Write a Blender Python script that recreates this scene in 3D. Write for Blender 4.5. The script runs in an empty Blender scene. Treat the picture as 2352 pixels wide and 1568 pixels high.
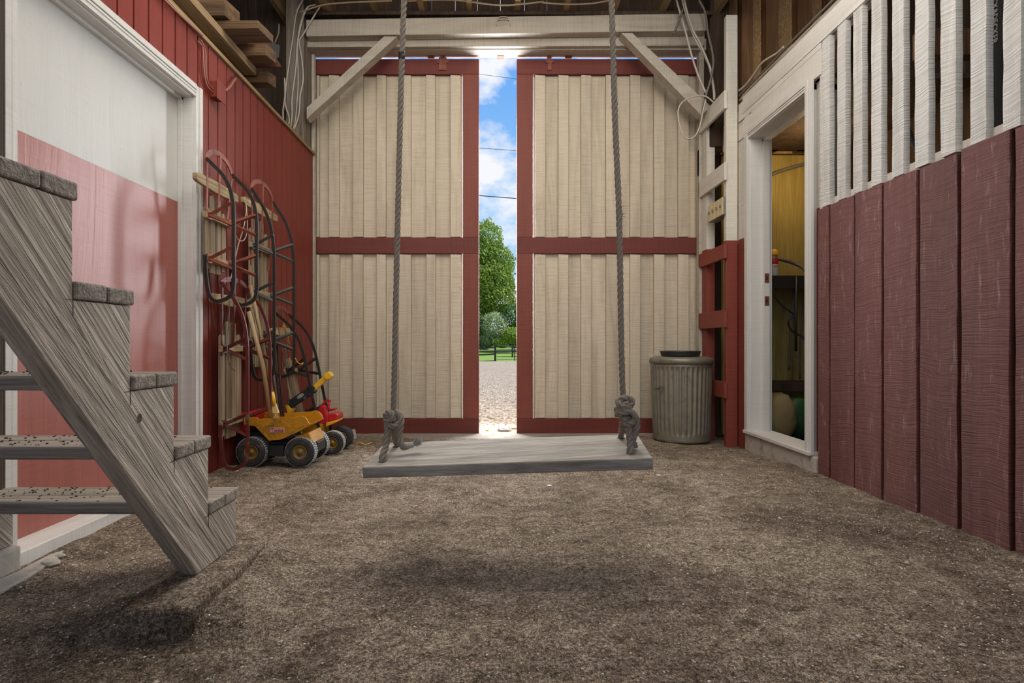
import bpy, math, random
from mathutils import Vector, Matrix, noise
random.seed(7)
C = bpy.context.scene.collection
SC = bpy.context.scene
F = 1260.0; CX = 1136.0; CY = 790.0; H = 0.70   # focal length in px, vanishing point, eye height

# ------------------------------------------------------------------ camera
cam = bpy.data.cameras.new('camera'); co = bpy.data.objects.new('camera', cam); C.objects.link(co)
co.location = (0, 0, H); co.rotation_euler = (math.pi/2, 0, 0)
cam.sensor_width = 36; cam.lens = F/2352*36
cam.shift_x = (1176-CX)/2352; cam.shift_y = (CY-784)/2352
cam.clip_start = 0.05; cam.clip_end = 500
SC.camera = co
SC.view_settings.view_transform = 'Standard'; SC.view_settings.look = 'None'
SC.view_settings.gamma = 1; SC.view_settings.exposure = 0.0
SC.view_settings.use_curve_mapping = False

# ------------------------------------------------------------------ sky
def make_world():
    w = bpy.data.worlds.new('sky'); SC.world = w; w.use_nodes = True
    n = w.node_tree; N = n.nodes; L = n.links; N.clear()
    out = N.new('ShaderNodeOutputWorld'); bg = N.new('ShaderNodeBackground'); bg.inputs[1].default_value = 1.0
    tc = N.new('ShaderNodeTexCoord'); sep = N.new('ShaderNodeSeparateXYZ'); L.new(tc.outputs['Generated'], sep.inputs[0])
    r = N.new('ShaderNodeValToRGB'); L.new(sep.outputs['Z'], r.inputs[0])
    e = r.color_ramp.elements
    e[0].position = 0.0; e[0].color = (.50, .70, .90, 1)
    e[1].position = .5; e[1].color = (.12, .38, .92, 1)
    m = e.new(.2); m.color = (.36, .64, .97, 1)
    mp = N.new('ShaderNodeMapping'); mp.inputs['Scale'].default_value = (1, 1, 1.7); mp.inputs['Location'].default_value = (.37, .1, .21)
    L.new(tc.outputs['Generated'], mp.inputs[0])
    no = N.new('ShaderNodeTexNoise'); no.inputs['Scale'].default_value = 6.0; no.inputs['Detail'].default_value = 9
    no.inputs['Roughness'].default_value = .58
    L.new(mp.outputs[0], no.inputs['Vector'])
    cr = N.new('ShaderNodeValToRGB'); L.new(no.outputs['Fac'], cr.inputs[0])
    cr.color_ramp.elements[0].position = .44; cr.color_ramp.elements[1].position = .57
    mx = N.new('ShaderNodeMix'); mx.data_type = 'RGBA'
    L.new(cr.outputs[0], mx.inputs[0]); L.new(r.outputs[0], mx.inputs[6]); mx.inputs[7].default_value = (.93, .95, 1, 1)
    L.new(mx.outputs[2], bg.inputs[0]); L.new(bg.outputs[0], out.inputs[0])
make_world()

# ------------------------------------------------------------------ sun, daylight and added fill
def sun():
    l = bpy.data.lights.new('sun', 'SUN'); l.energy = 4.2; l.angle = math.radians(.6); l.color = (1, .95, .86)
    o = bpy.data.objects.new('sun', l); C.objects.link(o)
    o.rotation_euler = Vector((-.80, -.02, -1.0)).to_track_quat('-Z', 'Y').to_euler()
sun()
def area(name, loc, direction, sx, sy, energy, col=(1, 1, 1), spread=180):
    l = bpy.data.lights.new(name, 'AREA'); l.shape = 'RECTANGLE'; l.size = sx; l.size_y = sy
    l.energy = energy; l.color = col; l.spread = math.radians(spread)
    o = bpy.data.objects.new(name, l); C.objects.link(o); o.location = loc
    o.rotation_euler = Vector(direction).to_track_quat('-Z', 'Z').to_euler()
    return o
# added fill from behind and overhead, daylight by the door gap and top slot
area('rear_fill', (0, -2.6, 2.3), (0, 1, .0), 2.6, 1.2, 12, (1, .93, .82), 60)  # added lamp for an assumed, unseen rear opening, narrowed onto the doors
area('overhead_fill', (.1, 2.3, 3.30), (0, .42, -1), 2.7, 2.1, 84, (1, .93, .83))  # added overhead lamp below the roof; any loft opening is assumed and unseen
area('door_gap_daylight', (.03, 5.25, 1.75), (0, -1, -.14), 1.0, 2.0, 230, (.93, .96, 1))
area('top_slot_daylight', (.1, 4.72, 3.20), (0, -.75, -.25), 3.2, .06, 3, (.9, .95, 1))

# ------------------------------------------------------------------ material kit
def _mat(name):
    m = bpy.data.materials.new(name); m.use_nodes = True
    N = m.node_tree.nodes; L = m.node_tree.links
    return m, N, L, N['Principled BSDF']
def _v(N, kind, **kw):
    n = N.new(kind)
    for k, v in kw.items():
        if k in n.inputs: n.inputs[k].default_value = v
        else: setattr(n, k, v)
    return n
def _coords(N, L, pos=False, jitter=True):
    if pos:
        return N.new('ShaderNodeNewGeometry').outputs['Position']
    tc = N.new('ShaderNodeTexCoord')
    if not jitter: return tc.outputs['Object']
    oi = N.new('ShaderNodeObjectInfo'); mu = _v(N, 'ShaderNodeMath', operation='MULTIPLY'); mu.inputs[1].default_value = 37.0
    L.new(oi.outputs['Random'], mu.inputs[0])
    ad = _v(N, 'ShaderNodeVectorMath', operation='ADD'); L.new(tc.outputs['Object'], ad.inputs[0]); L.new(mu.outputs[0], ad.inputs[1])
    return ad.outputs[0]
def _map(N, L, vec, scale, rot=(0, 0, 0)):
    m = N.new('ShaderNodeMapping'); m.inputs['Scale'].default_value = scale; m.inputs['Rotation'].default_value = rot
    L.new(vec, m.inputs['Vector']); return m.outputs[0]
def _noise(N, L, vec, scale=1, detail=5, rough=.55, dist=0):
    n = _v(N, 'ShaderNodeTexNoise'); n.inputs['Scale'].default_value = scale; n.inputs['Detail'].default_value = detail
    n.inputs['Roughness'].default_value = rough; n.inputs['Distortion'].default_value = dist
    L.new(vec, n.inputs['Vector']); return n.outputs['Fac']
def _ramp(N, L, fac, stops):
    r = N.new('ShaderNodeValToRGB'); e = r.color_ramp.elements
    while len(e) < len(stops): e.new(.5)
    for k, (p, c) in enumerate(stops):
        e[k].position = p; e[k].color = (*c, 1) if len(c) == 3 else c
    L.new(fac, r.inputs[0]); return r.outputs[0]
def _mix(N, L, a, b, fac, mode='MIX'):
    m = N.new('ShaderNodeMix'); m.data_type = 'RGBA'; m.blend_type = mode
    for s, x in ((6, a), (7, b)):
        if isinstance(x, tuple): m.inputs[s].default_value = (*x, 1)
        else: L.new(x, m.inputs[s])
    if isinstance(fac, (int, float)): m.inputs[0].default_value = fac
    else: L.new(fac, m.inputs[0])
    return m.outputs[2]
def _bump(N, L, bs, h, strength=.3, dist=.01, prev=None):
    b = N.new('ShaderNodeBump'); b.inputs['Strength'].default_value = strength; b.inputs['Distance'].default_value = dist
    L.new(h, b.inputs['Height'])
    if prev is not None: L.new(prev, b.inputs['Normal'])
    L.new(b.outputs[0], bs.inputs['Normal']); return b.outputs[0]
def _value(N, L, col, amount):          # each object a little lighter or darker
    oi = N.new('ShaderNodeObjectInfo'); mr = N.new('ShaderNodeMapRange')
    mr.inputs['To Min'].default_value = 1-amount; mr.inputs['To Max'].default_value = 1+amount
    L.new(oi.outputs['Random'], mr.inputs['Value'])
    h = N.new('ShaderNodeHueSaturation'); L.new(col, h.inputs['Color']); L.new(mr.outputs[0], h.inputs['Value'])
    return h.outputs[0]
AX = {'X': lambda a, c: (a, c, c), 'Y': lambda a, c: (c, a, c), 'Z': lambda a, c: (c, c, a)}
def wood(name, c1, c2, axis='Z', across=22, along=1.2, fine=150, bump=.35, rough=.8, rot=(0, 0, 0), saw=0, var=.1, pos=False, dist=1.2):
    m, N, L, bs = _mat(name); v = _coords(N, L, pos)
    if any(rot): v = _map(N, L, v, (1, 1, 1), rot)
    f = AX[axis]
    n1 = _noise(N, L, _map(N, L, v, f(along, across)), 1, 5, .6, dist)
    n2 = _noise(N, L, _map(N, L, v, f(5, fine)), 1, 3, .6, .2)
    n3 = _noise(N, L, v, 2.3, 4)
    col = _ramp(N, L, n1, [(.3, c2), (.5, tuple((a+b)/2 for a, b in zip(c1, c2))), (.66, c1)])
    col = _mix(N, L, col, _ramp(N, L, n2, [(.3, (.55, .53, .5)), (.6, (1, 1, 1))]), .55, 'MULTIPLY')
    col = _mix(N, L, col, _ramp(N, L, n3, [(.3, (.78, .76, .74)), (.7, (1.05, 1.05, 1.05))]), .7, 'MULTIPLY')
    if var: col = _value(N, L, col, var)
    L.new(col, bs.inputs['Base Color']); bs.inputs['Roughness'].default_value = rough
    b = _bump(N, L, bs, n1, bump, .012); b = _bump(N, L, bs, n2, bump, .006, b)
    if saw:
        n4 = _noise(N, L, _map(N, L, v, f(170, 6)), 1, 2, .5, .6); _bump(N, L, bs, n4, saw, .006, b)
    return m
def paint(name, c, axis='Z', saw=.35, rough=.6, dirt=.25, var=.05, c_low=None, z_line=None, pos=False, sawrot=0, scuff=0, spec=.4, sawfreq=190, arc=0):
    """painted sawn timber; with z_line two paints meet at that height"""
    m, N, L, bs = _mat(name); v = _coords(N, L, pos); f = AX[axis]
    vs = v if not sawrot else _map(N, L, v, (1, 1, 1), (sawrot, 0, 0))
    if arc:
        vs = _map(N, L, v, (1, 1, 1))
        wv = _noise(N, L, _map(N, L, v, (2, 3, .7)), 1, 2, .5)
        sep = N.new('ShaderNodeSeparateXYZ'); L.new(vs, sep.inputs[0])
        mu = _v(N, 'ShaderNodeMath', operation='MULTIPLY_ADD'); mu.inputs[1].default_value = arc; L.new(wv, mu.inputs[0]); L.new(sep.outputs['Z'], mu.inputs[2])
        cb = N.new('ShaderNodeCombineXYZ'); L.new(sep.outputs['X'], cb.inputs[0]); L.new(sep.outputs['Y'], cb.inputs[1]); L.new(mu.outputs[0], cb.inputs[2]); vs = cb.outputs[0]
    n1 = _noise(N, L, _map(N, L, vs, f(sawfreq, 5)), 1, 3, .6, .4)
    n2 = _noise(N, L, _map(N, L, v, f(1.0, 12)), 1, 5, .65, 1.0)
    n3 = _noise(N, L, v, 60, 4, .7)
    base = c
    if z_line is not None:
        g = N.new('ShaderNodeNewGeometry'); sp = N.new('ShaderNodeSeparateXYZ'); L.new(g.outputs['Position'], sp.inputs[0])
        gt = _v(N, 'ShaderNodeMath', operation='GREATER_THAN'); gt.inputs[1].default_value = z_line; L.new(sp.outputs['Z'], gt.inputs[0])
        base = _mix(N, L, c_low, c, gt.outputs[0])
    col = _mix(N, L, base, _ramp(N, L, n1, [(.3, (.72, .7, .68)), (.55, (1, 1, 1))]), dirt*1.6 if dirt*1.6 < 1 else 1, 'MULTIPLY')
    col = _mix(N, L, col, _ramp(N, L, n2, [(.28, (.68, .64, .6)), (.55, (1, 1, 1))]), min(1, dirt*2), 'MULTIPLY')
    col = _mix(N, L, col, _ramp(N, L, n3, [(.25, (.3, .25, .22)), (.34, (1, 1, 1))]), .6, 'MULTIPLY')
    if scuff:
        n5 = _noise(N, L, _map(N, L, v, f(7, 48)), 1, 6, .75, .5)
        col = _mix(N, L, col, _ramp(N, L, n5, [(.56, (0, 0, 0)), (.72, (.20, .17, .16))]), scuff, 'ADD')
    if var: col = _value(N, L, col, var)
    L.new(col, bs.inputs['Base Color']); bs.inputs['Roughness'].default_value = rough; bs.inputs['Specular IOR Level'].default_value = spec
    b = _bump(N, L, bs, n1, saw, .008); _bump(N, L, bs, n2, .25, .008, b)
    return m
def plain(name, c, rough=.5, metal=0, bump=0, scale=60, dirt=0, dirtc=(.2, .15, .1), spec=.5):
    m, N, L, bs = _mat(name); v = _coords(N, L)
    n = _noise(N, L, v, scale, 5, .6)
    col = _ramp(N, L, n, [(.3, tuple(x*.8 for x in c)), (.7, c)])
    if dirt:
        d = _noise(N, L, v, 14, 7, .7)
        col = _mix(N, L, col, dirtc, _ramp(N, L, d, [(.62-dirt*.35, (0, 0, 0)), (.75-dirt*.2, (1, 1, 1))]))
    L.new(col, bs.inputs['Base Color']); bs.inputs['Roughness'].default_value = rough; bs.inputs['Metallic'].default_value = metal
    bs.inputs['Specular IOR Level'].default_value = spec
    if bump: _bump(N, L, bs, n, bump, .005)
    return m
def dirt_floor():
    m, N, L, bs = _mat('dirt'); v = _coords(N, L, True)
    big = _noise(N, L, v, 1.7, 6, .6, .8); mid = _noise(N, L, _map(N, L, v, (1, 1.3, 1)), 16, 8, .72, .6)
    fine = _noise(N, L, v, 110, 5, .85); grit = _noise(N, L, v, 330, 3, .8)
    col = _ramp(N, L, mid, [(.32, (.29, .225, .17)), (.5, (.62, .52, .425)), (.66, (.92, .81, .69))])
    col = _mix(N, L, col, _ramp(N, L, fine, [(.40, (.22, .19, .17)), (.52, (.95, .92, .88)), (.62, (1.7, 1.68, 1.65))]), .95, 'MULTIPLY')
    col = _mix(N, L, col, _ramp(N, L, big, [(.35, (.62, .58, .54)), (.62, (1.18, 1.16, 1.12))]), 1, 'MULTIPLY')
    col = _mix(N, L, col, _ramp(N, L, grit, [(.40, (.3, .28, .25)), (.5, (1, 1, 1)), (.62, (1.9, 1.88, 1.85))]), .8, 'MULTIPLY')
    L.new(col, bs.inputs['Base Color']); bs.inputs['Roughness'].default_value = .95; bs.inputs['Specular IOR Level'].default_value = .15
    b = _bump(N, L, bs, mid, 1, .05); b = _bump(N, L, bs, fine, 1, .02, b); _bump(N, L, bs, grit, 1, .006, b)
    return m
def gravel_mat():
    m, N, L, bs = _mat('gravel'); v = _coords(N, L, True)
    vo = N.new('ShaderNodeTexVoronoi'); vo.inputs['Scale'].default_value = 26; L.new(v, vo.inputs['Vector'])
    col = _ramp(N, L, vo.outputs['Distance'], [(.0, (.78, .66, .53)), (.5, (.58, .48, .38)), (.8, (.2, .15, .10))])
    hs = N.new('ShaderNodeSeparateColor'); L.new(vo.outputs['Color'], hs.inputs[0])
    col = _mix(N, L, col, _ramp(N, L, hs.outputs[0], [(0, (.45, .42, .4)), (.5, (.9, .88, .85)), (1, (1.25, 1.22, 1.2))]), 1, 'MULTIPLY')
    L.new(col, bs.inputs['Base Color']); bs.inputs['Roughness'].default_value = .9
    iv = _v(N, 'ShaderNodeMath', operation='SUBTRACT'); iv.inputs[0].default_value = 1; L.new(vo.outputs['Distance'], iv.inputs[1])
    _bump(N, L, bs, iv.outputs[0], 1.0, .03)
    return m
def leaf_mat(name, c1, c2):
    m, N, L, bs = _mat(name); g = N.new('ShaderNodeNewGeometry')
    col = _ramp(N, L, g.outputs['Random Per Island'], [(0, c1), (1, c2)])
    L.new(col, bs.inputs['Base Color']); bs.inputs['Roughness'].default_value = .6
    tr = N.new('ShaderNodeBsdfTranslucent'); L.new(col, tr.inputs[0]); mx = N.new('ShaderNodeMixShader'); mx.inputs[0].default_value = .35
    L.new(bs.outputs[0], mx.inputs[1]); L.new(tr.outputs[0], mx.inputs[2])
    L.new(mx.outputs[0], N['Material Output'].inputs[0]); return m

WHITE = (.66, .62, .55); RED = (.30, .060, .045); DRED = (.16, .030, .022)
M = dict(
 dirt=dirt_floor(), gravel=gravel_mat(),
 grass=plain('grass', (.22, .36, .05), .9, scale=30, bump=.6),
 door_board=paint('cream_sawn_paint', (.60, .52, .405), saw=.6, dirt=.36, var=.09),
 white_trim=paint('white_trim_paint', (.66, .65, .62), saw=.08, dirt=.16, rough=.45, var=.02),
 white_beam=paint('white_beam_paint', (.47, .42, .35), 'X', saw=.4, dirt=.35),
 white_slat=paint('white_sawn_slat', (.66, .65, .63), saw=.8, dirt=.35, sawfreq=150, arc=.12, var=.04),
 white_board=paint('white_board_paint', (.72, .70, .66), 'Y', saw=.2, dirt=.25),
 frame2=paint('frame_paint', (.66, .63, .56), saw=.3, dirt=.3, c_low=(.22, .045, .03), z_line=1.47),
 frameY=paint('rail_paint', (.66, .63, .56), 'Y', saw=.3, dirt=.3, c_low=(.26, .055, .035), z_line=1.47),
 barn_red=paint('barn_red_paint', (.15, .028, .02), 'X', saw=.25, dirt=.3, rough=.6),
 barn_redz=paint('barn_red_paint_upright', (.20, .048, .032), 'Z', saw=.25, dirt=.3, rough=.6),
 siding=paint('red_siding_paint', (.235, .042, .030), saw=.35, sawrot=.5, dirt=.35, rough=.55, var=0, sawfreq=240, spec=.25),
 plank=paint('red_plank_paint', (.165, .058, .051), saw=.6, dirt=.6, rough=.6, var=.14, scuff=.9, sawfreq=230, arc=.12),
 door_red=paint('pink_red_door_paint', (.39, .125, .10), saw=.05, dirt=.25, rough=.38, var=0, spec=.5),
 door_white=paint('white_door_paint', (.62, .62, .60), saw=.03, dirt=.05, rough=.5, var=0),
 stair=wood('weathered_stringer_wood', (.72, .64, .54), (.30, .26, .215), 'Y', across=34, along=1.8, fine=140, bump=.9, rot=(math.radians(49), 0, 0), dist=1.8, var=.03),
 tread=wood('weathered_tread_wood', (.44, .39, .33), (.20, .175, .145), 'X', across=30, fine=170, bump=.6),
 tread_end=wood('tread_end_wood', (.30, .27, .235), (.10, .09, .08), 'Z', across=40, bump=.6),
 seat=wood('grey_seat_wood', (.50, .465, .41), (.24, .215, .185), 'X', across=30, along=1.5, fine=220, bump=.45),
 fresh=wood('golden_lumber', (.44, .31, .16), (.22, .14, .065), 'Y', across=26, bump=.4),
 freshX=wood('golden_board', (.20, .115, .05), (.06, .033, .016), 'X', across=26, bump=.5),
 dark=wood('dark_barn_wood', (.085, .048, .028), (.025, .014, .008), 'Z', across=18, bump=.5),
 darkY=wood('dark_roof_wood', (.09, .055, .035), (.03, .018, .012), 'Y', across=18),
 post=wood('grey_post_wood', (.30, .25, .20), (.12, .095, .075), 'Z', across=18, bump=.5, saw=.3),
 osb=wood('stud_wall_panel', (.75, .47, .22), (.36, .20, .09), 'Z', across=30, along=14, bump=.5, dist=3),
 stud=wood('brown_stud_wood', (.34, .17, .075), (.15, .075, .03), 'Z', across=14, bump=.3),
 sled_wood=wood('sled_slat_wood', (.54, .42, .27), (.13, .085, .05), 'Z', across=60, fine=260, bump=.5, var=.2),
 sled_woodY=wood('sled_bar_wood', (.60, .48, .28), (.30, .20, .10), 'Y', across=60, fine=260, bump=.4, var=.15),
 handle=wood('handle_wood', (.55, .40, .22), (.38, .25, .12), 'Z', across=60, fine=260, bump=.15, rough=.5, var=.2),
 iron=plain('black_iron', (.028, .020, .017), .6, 0, .3, spec=.3),
 rust=plain('red_rusted_steel', (.30, .085, .05), .6, .2, .3, dirt=.4, dirtc=(.10, .035, .02)),
 maroon=plain('maroon_steel', (.13, .018, .016), .45, .2, .2, dirt=.2),
 grey_steel=plain('grey_steel', (.16, .17, .16), .5, .6, .2),
 galv=plain('galvanised_steel', (.30, .28, .22), .5, .55, .3, scale=18, dirt=.3, dirtc=(.20, .18, .13)),
 black=plain('black_plastic', (.02, .022, .026), .45),
 blackp=plain('dark_lid_plastic', (.035, .038, .045), .4),
 rope=plain('grey_rope', (.34, .29, .235), .9, 0, .8, scale=400),
 tape=plain('black_tape', (.01, .01, .01), .6),
 yellow=plain('yellow_painted_steel', (.60, .27, .008), .4, 0, .1, dirt=.25, dirtc=(.16, .085, .02)),
 toy_yellow=plain('yellow_plastic', (.86, .50, .03), .35),
 toy_red=plain('red_plastic', (.58, .02, .03), .3),
 tire=plain('toy_tyre_rubber', (.035, .033, .032), .75, 0, .5, dirt=.25, dirtc=(.13, .11, .09)),
 tread_dust=plain('dusty_tyre_tread', (.5, .5, .5), .9, 0, .5, dirt=.3, dirtc=(.10, .09, .08)),
 hub=plain('yellow_hub', (.26, .15, .02), .5, .2, dirt=.4),
 label=plain('pale_label', (.72, .66, .60), .5), label_ink=plain('red_ink', (.45, .03, .04), .5),
 cable=plain('white_cable', (.52, .47, .40), .5), cable_dk=plain('grey_cable', (.16, .145, .13), .5),
 cable_red=plain('painted_cable', (.36, .14, .11), .5),
 concrete=plain('pale_concrete', (.52, .48, .42), .9, 0, .6, scale=30, dirt=.3, dirtc=(.25, .2, .15)),
 footing=plain('dusty_concrete', (.26, .225, .19), .95, 0, .9, scale=60, dirt=.4, dirtc=(.16, .12, .09)),
 rock=plain('pale_rock', (.45, .40, .33), .9, 0, .8, scale=20), rock2=plain('tan_rock', (.50, .36, .20), .9, 0, .8, scale=20),
 gold_wall=wood('yellow_plywood', (.52, .40, .12), (.38, .27, .07), 'Z', across=14, bump=.2, var=0),
 cream=plain('cream_plastic', (.66, .55, .30), .45), box_grey=plain('grey_box_steel', (.25, .24, .22), .5, .4),
 leaf=leaf_mat('leaves', (.10, .20, .02), (.36, .48, .06)), leaf2=leaf_mat('dark_leaves', (.04, .10, .02), (.14, .26, .04)),
 leaf3=leaf_mat('pale_leaves', (.20, .30, .12), (.42, .50, .26)),
 bark=plain('bark', (.12, .09, .06), .9, 0, .8), fence=plain('black_fence_paint', (.02, .018, .016), .6),
 gate=plain('gate_steel', (.12, .12, .13), .4, .6), straw=plain('straw', (.62, .50, .26), .8),
 sack=plain('paper_sack', (.24, .18, .08), .8, 0, .4, scale=9), green=plain('green_bag', (.015, .07, .015), .5),
 brass=plain('strike_plate', (.35, .14, .08), .4, .7), pink=plain('pink_plastic', (.75, .02, .18), .4),
 bottle=plain('white_bottle', (.75, .74, .70), .4), grey_ink=plain('grey_ink', (.5, .48, .46), .6),
 bristle=plain('bristles', (.80, .58, .24), .7), yrope=plain('yellow_cord', (.75, .48, .05), .7),
)

# ------------------------------------------------------------------ mesh kit
def at(px, py, Y): return Vector(((px-CX)/F*Y, Y, H+(CY-py)/F*Y))
def onx(px, py, X):
    Y = F*X/(px-CX); return Vector((X, Y, H+(CY-py)/F*Y))
class MB:
    def __init__(s): s.v = []; s.f = []
    def add(s, v, f):
        o = len(s.v); s.v += [Vector(p) for p in v]; s.f += [tuple(i+o for i in q) for q in f]; return s
    def box(s, x0, x1, y0, y1, z0, z1):
        return s.add([(x, y, z) for x in (x0, x1) for y in (y0, y1) for z in (z0, z1)],
                     [(0, 1, 3, 2), (4, 6, 7, 5), (0, 4, 5, 1), (2, 3, 7, 6), (0, 2, 6, 4), (1, 5, 7, 3)])
    def prism(s, poly, axis, a, b):
        n = len(poly)
        mk = {'X': lambda p, c: (c, p[0], p[1]), 'Y': lambda p, c: (p[0], c, p[1]), 'Z': lambda p, c: (p[0], p[1], c)}[axis]
        return s.add([mk(p, a) for p in poly]+[mk(p, b) for p in poly],
                     [tuple(range(n)), tuple(range(2*n-1, n-1, -1))]+[(i, (i+1) % n, (i+1) % n+n, i+n) for i in range(n)])
    def bar(s, a, b, w, t, up=(0, 0, 1)):       # box from a to b, w across, t along up
        a = Vector(a); b = Vector(b); d = (b-a).normalized(); u = Vector(up)
        side = d.cross(u).normalized(); u = side.cross(d).normalized()
        P = []
        for p in (a, b):
            for i, j in ((-1, -1), (1, -1), (1, 1), (-1, 1)): P.append(p+side*w/2*i+u*t/2*j)
        return s.add(P, [(0, 1, 2, 3), (7, 6, 5, 4), (0, 4, 5, 1), (1, 5, 6, 2), (2, 6, 7, 3), (3, 7, 4, 0)])
    def tube(s, path, r, n=8, cap=True):
        path = [Vector(p) for p in path]; k = len(path)
        rr = r if isinstance(r, (list, tuple)) else [r]*k
        t0 = (path[1]-path[0]).normalized()
        u = t0.orthogonal().normalized(); V = []
        for i, p in enumerate(path):
            t = (path[min(i+1, k-1)]-path[max(i-1, 0)])
            t = t.normalized() if t.length > 1e-9 else t0
            u = (u-t*u.dot(t)); u = u.normalized() if u.length > 1e-6 else t.orthogonal().normalized()
            w = t.cross(u)
            for j in range(n):
                a = 2*math.pi*j/n; V.append(p+(u*math.cos(a)+w*math.sin(a))*rr[i])
        Fs = [(i*n+j, i*n+(j+1) % n, (i+1)*n+(j+1) % n, (i+1)*n+j) for i in range(k-1) for j in range(n)]
        if cap: Fs += [tuple(range(n-1, -1, -1)), tuple((k-1)*n+j for j in range(n))]
        return s.add(V, Fs)
    def strip(s, path, side, w, t):             # flat bar swept along a path, width w along the vector side
        path = [Vector(p) for p in path]; side = Vector(side).normalized(); k = len(path); V = []
        for i, p in enumerate(path):
            d = (path[min(i+1, k-1)]-path[max(i-1, 0)]).normalized(); n = d.cross(side).normalized()
            for a, b in ((-1, -1), (1, -1), (1, 1), (-1, 1)): V.append(p+side*w/2*a+n*t/2*b)
        Fs = [(i*4+j, i*4+(j+1) % 4, (i+1)*4+(j+1) % 4, (i+1)*4+j) for i in range(k-1) for j in range(4)]
        return s.add(V, Fs+[(3, 2, 1, 0), tuple((k-1)*4+j for j in range(4))])
    def lathe(s, prof, n=32, c=(0, 0, 0), axis='Z', rib=None):
        V = []
        for q, (r, z) in enumerate(prof):
            for j in range(n):
                a = 2*math.pi*j/n; R = r+(rib(q, a) if rib else 0)
                x, y = R*math.cos(a), R*math.sin(a)
                V.append(Vector(c)+{'Z': Vector((x, y, z)), 'Y': Vector((x, z, y)), 'X': Vector((z, x, y))}[axis])
        k = len(prof)
        Fs = [(i*n+j, i*n+(j+1) % n, (i+1)*n+(j+1) % n, (i+1)*n+j) for i in range(k-1) for j in range(n)]
        return s.add(V, Fs)
    def rock(s, c, r, seed=0, squash=.7, n=8):
        V = []; c = Vector(c); k = n//2+1
        for i in range(k+1):
            ph = math.pi*i/k
            for j in range(n):
                a = 2*math.pi*j/n; d = Vector((math.sin(ph)*math.cos(a), math.sin(ph)*math.sin(a), math.cos(ph)))
                q = 1+.35*noise.noise(d*1.6+Vector((seed*7.3, seed, 1)))
                V.append(c+Vector((d.x*r, d.y*r, d.z*r*squash))*q)
        return s.add(V, [(i*n+j, (i+1)*n+j, (i+1)*n+(j+1) % n, i*n+(j+1) % n) for i in range(k) for j in range(n)])
    def build(s, name, mat, parent=None, bevel=0, smooth=False, origin=None, local=False):
        me = bpy.data.meshes.new(name)
        if parent is not None and not local: o0 = world_of(parent)
        elif local: o0 = Vector((0, 0, 0))
        elif origin is not None: o0 = Vector(origin)
        else:
            xs = [p.x for p in s.v]; ys = [p.y for p in s.v]; zs = [p.z for p in s.v]
            o0 = Vector(((min(xs)+max(xs))/2, (min(ys)+max(ys))/2, min(zs)))
        me.from_pydata([tuple(p-o0) for p in s.v], [], s.f); me.update()
        import bmesh
        bm = bmesh.new(); bm.from_mesh(me); bmesh.ops.recalc_face_normals(bm, faces=bm.faces)
        if smooth:
            for f in bm.faces: f.smooth = True
        bm.to_mesh(me); bm.free()
        me.materials.append(mat if not isinstance(mat, str) else M[mat])
        o = bpy.data.objects.new(name, me); C.objects.link(o)
        if parent is not None: o.parent = parent; o.location = (0, 0, 0)
        else: o.location = o0
        if bevel:
            b = o.modifiers.new('bevel', 'BEVEL'); b.width = bevel; b.segments = 2; b.limit_method = 'ANGLE'; b.angle_limit = .6
        if smooth and len(s.v) > 12:
            pass
        return o
def world_of(o):
    p = Vector(o.location)
    while o.parent: o = o.parent; p = p+Vector(o.location)
    return p
def thing(name, label, cat, loc, group=None, kind=None, rot=None):
    o = bpy.data.objects.new(name, None); C.objects.link(o); o.location = loc; o.empty_display_size = .1
    if rot: o.rotation_euler = rot
    if label: o['label'] = label
    if cat: o['category'] = cat
    if group: o['group'] = group
    if kind: o['kind'] = kind
    return o
def tag(o, label, cat, group=None, kind=None):
    o['label'] = label; o['category'] = cat
    if group: o['group'] = group
    if kind: o['kind'] = kind
    return o
def struct(o): o['kind'] = 'structure'; return o
def smooth_path(pts, n=8):
    """Catmull-Rom through pts"""
    P = [Vector(p) for p in pts]; P = [P[0]*2-P[1]]+P+[P[-1]*2-P[-2]]; out = []
    for i in range(1, len(P)-2):
        a, b, c, d = P[i-1:i+3]
        for k in range(n):
            t = k/n
            out.append(.5*((2*b)+(c-a)*t+(2*a-5*b+4*c-d)*t*t+(3*b-a-3*c+d)*t**3))
    out.append(P[-2]); return out
def resample(path, step):
    out = [path[0].copy()]; acc = 0
    for a, b in zip(path, path[1:]):
        d = (b-a).length
        if d < 1e-9: continue
        t = step-acc
        while t <= d: out.append(a.lerp(b, t/d)); t += step
        acc = (acc+d) % step
    return out
def twisted(mb, pts, R, pitch=.058, step=.005, n=6, smooth=8):
    path = resample(smooth_path(pts, smooth) if smooth else [Vector(p) for p in pts], step)
    u = (path[1]-path[0]).orthogonal().normalized(); st = [[], [], []]
    for i, p in enumerate(path):
        t = (path[min(i+1, len(path)-1)]-path[max(i-1, 0)]).normalized()
        u = (u-t*u.dot(t)).normalized(); w = t.cross(u); a0 = 2*math.pi*i*step/pitch
        for k in range(3):
            a = a0+k*2.0944; st[k].append(p+(u*math.cos(a)+w*math.sin(a))*R*.50)
    for k in range(3): mb.tube(st[k], R*.56, n)
    return mb
def ground(x, y):
    z = 0.0
    if y > 3: z -= .065*min(1, (y-3)/1.6)
    z += .014*noise.noise(Vector((x*1.3, y*1.3, 3)))+.009*noise.noise(Vector((x*5, y*5, 1)))
    z += .005*noise.noise(Vector((x*16, y*16, 5)))
    z += .012*math.exp(-((x+1.5)/.15)**2)-.018*math.exp(-((x-1.75)/.3)**2)
    z += .072*math.exp(-((x+.79)/(.17 if x > -.79 else .26))**2)/(1+math.exp(-(y-1.305)/.014))*(1 if y < 1.7 else math.exp(-((y-1.7)/.14)**2))
    return z

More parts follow.
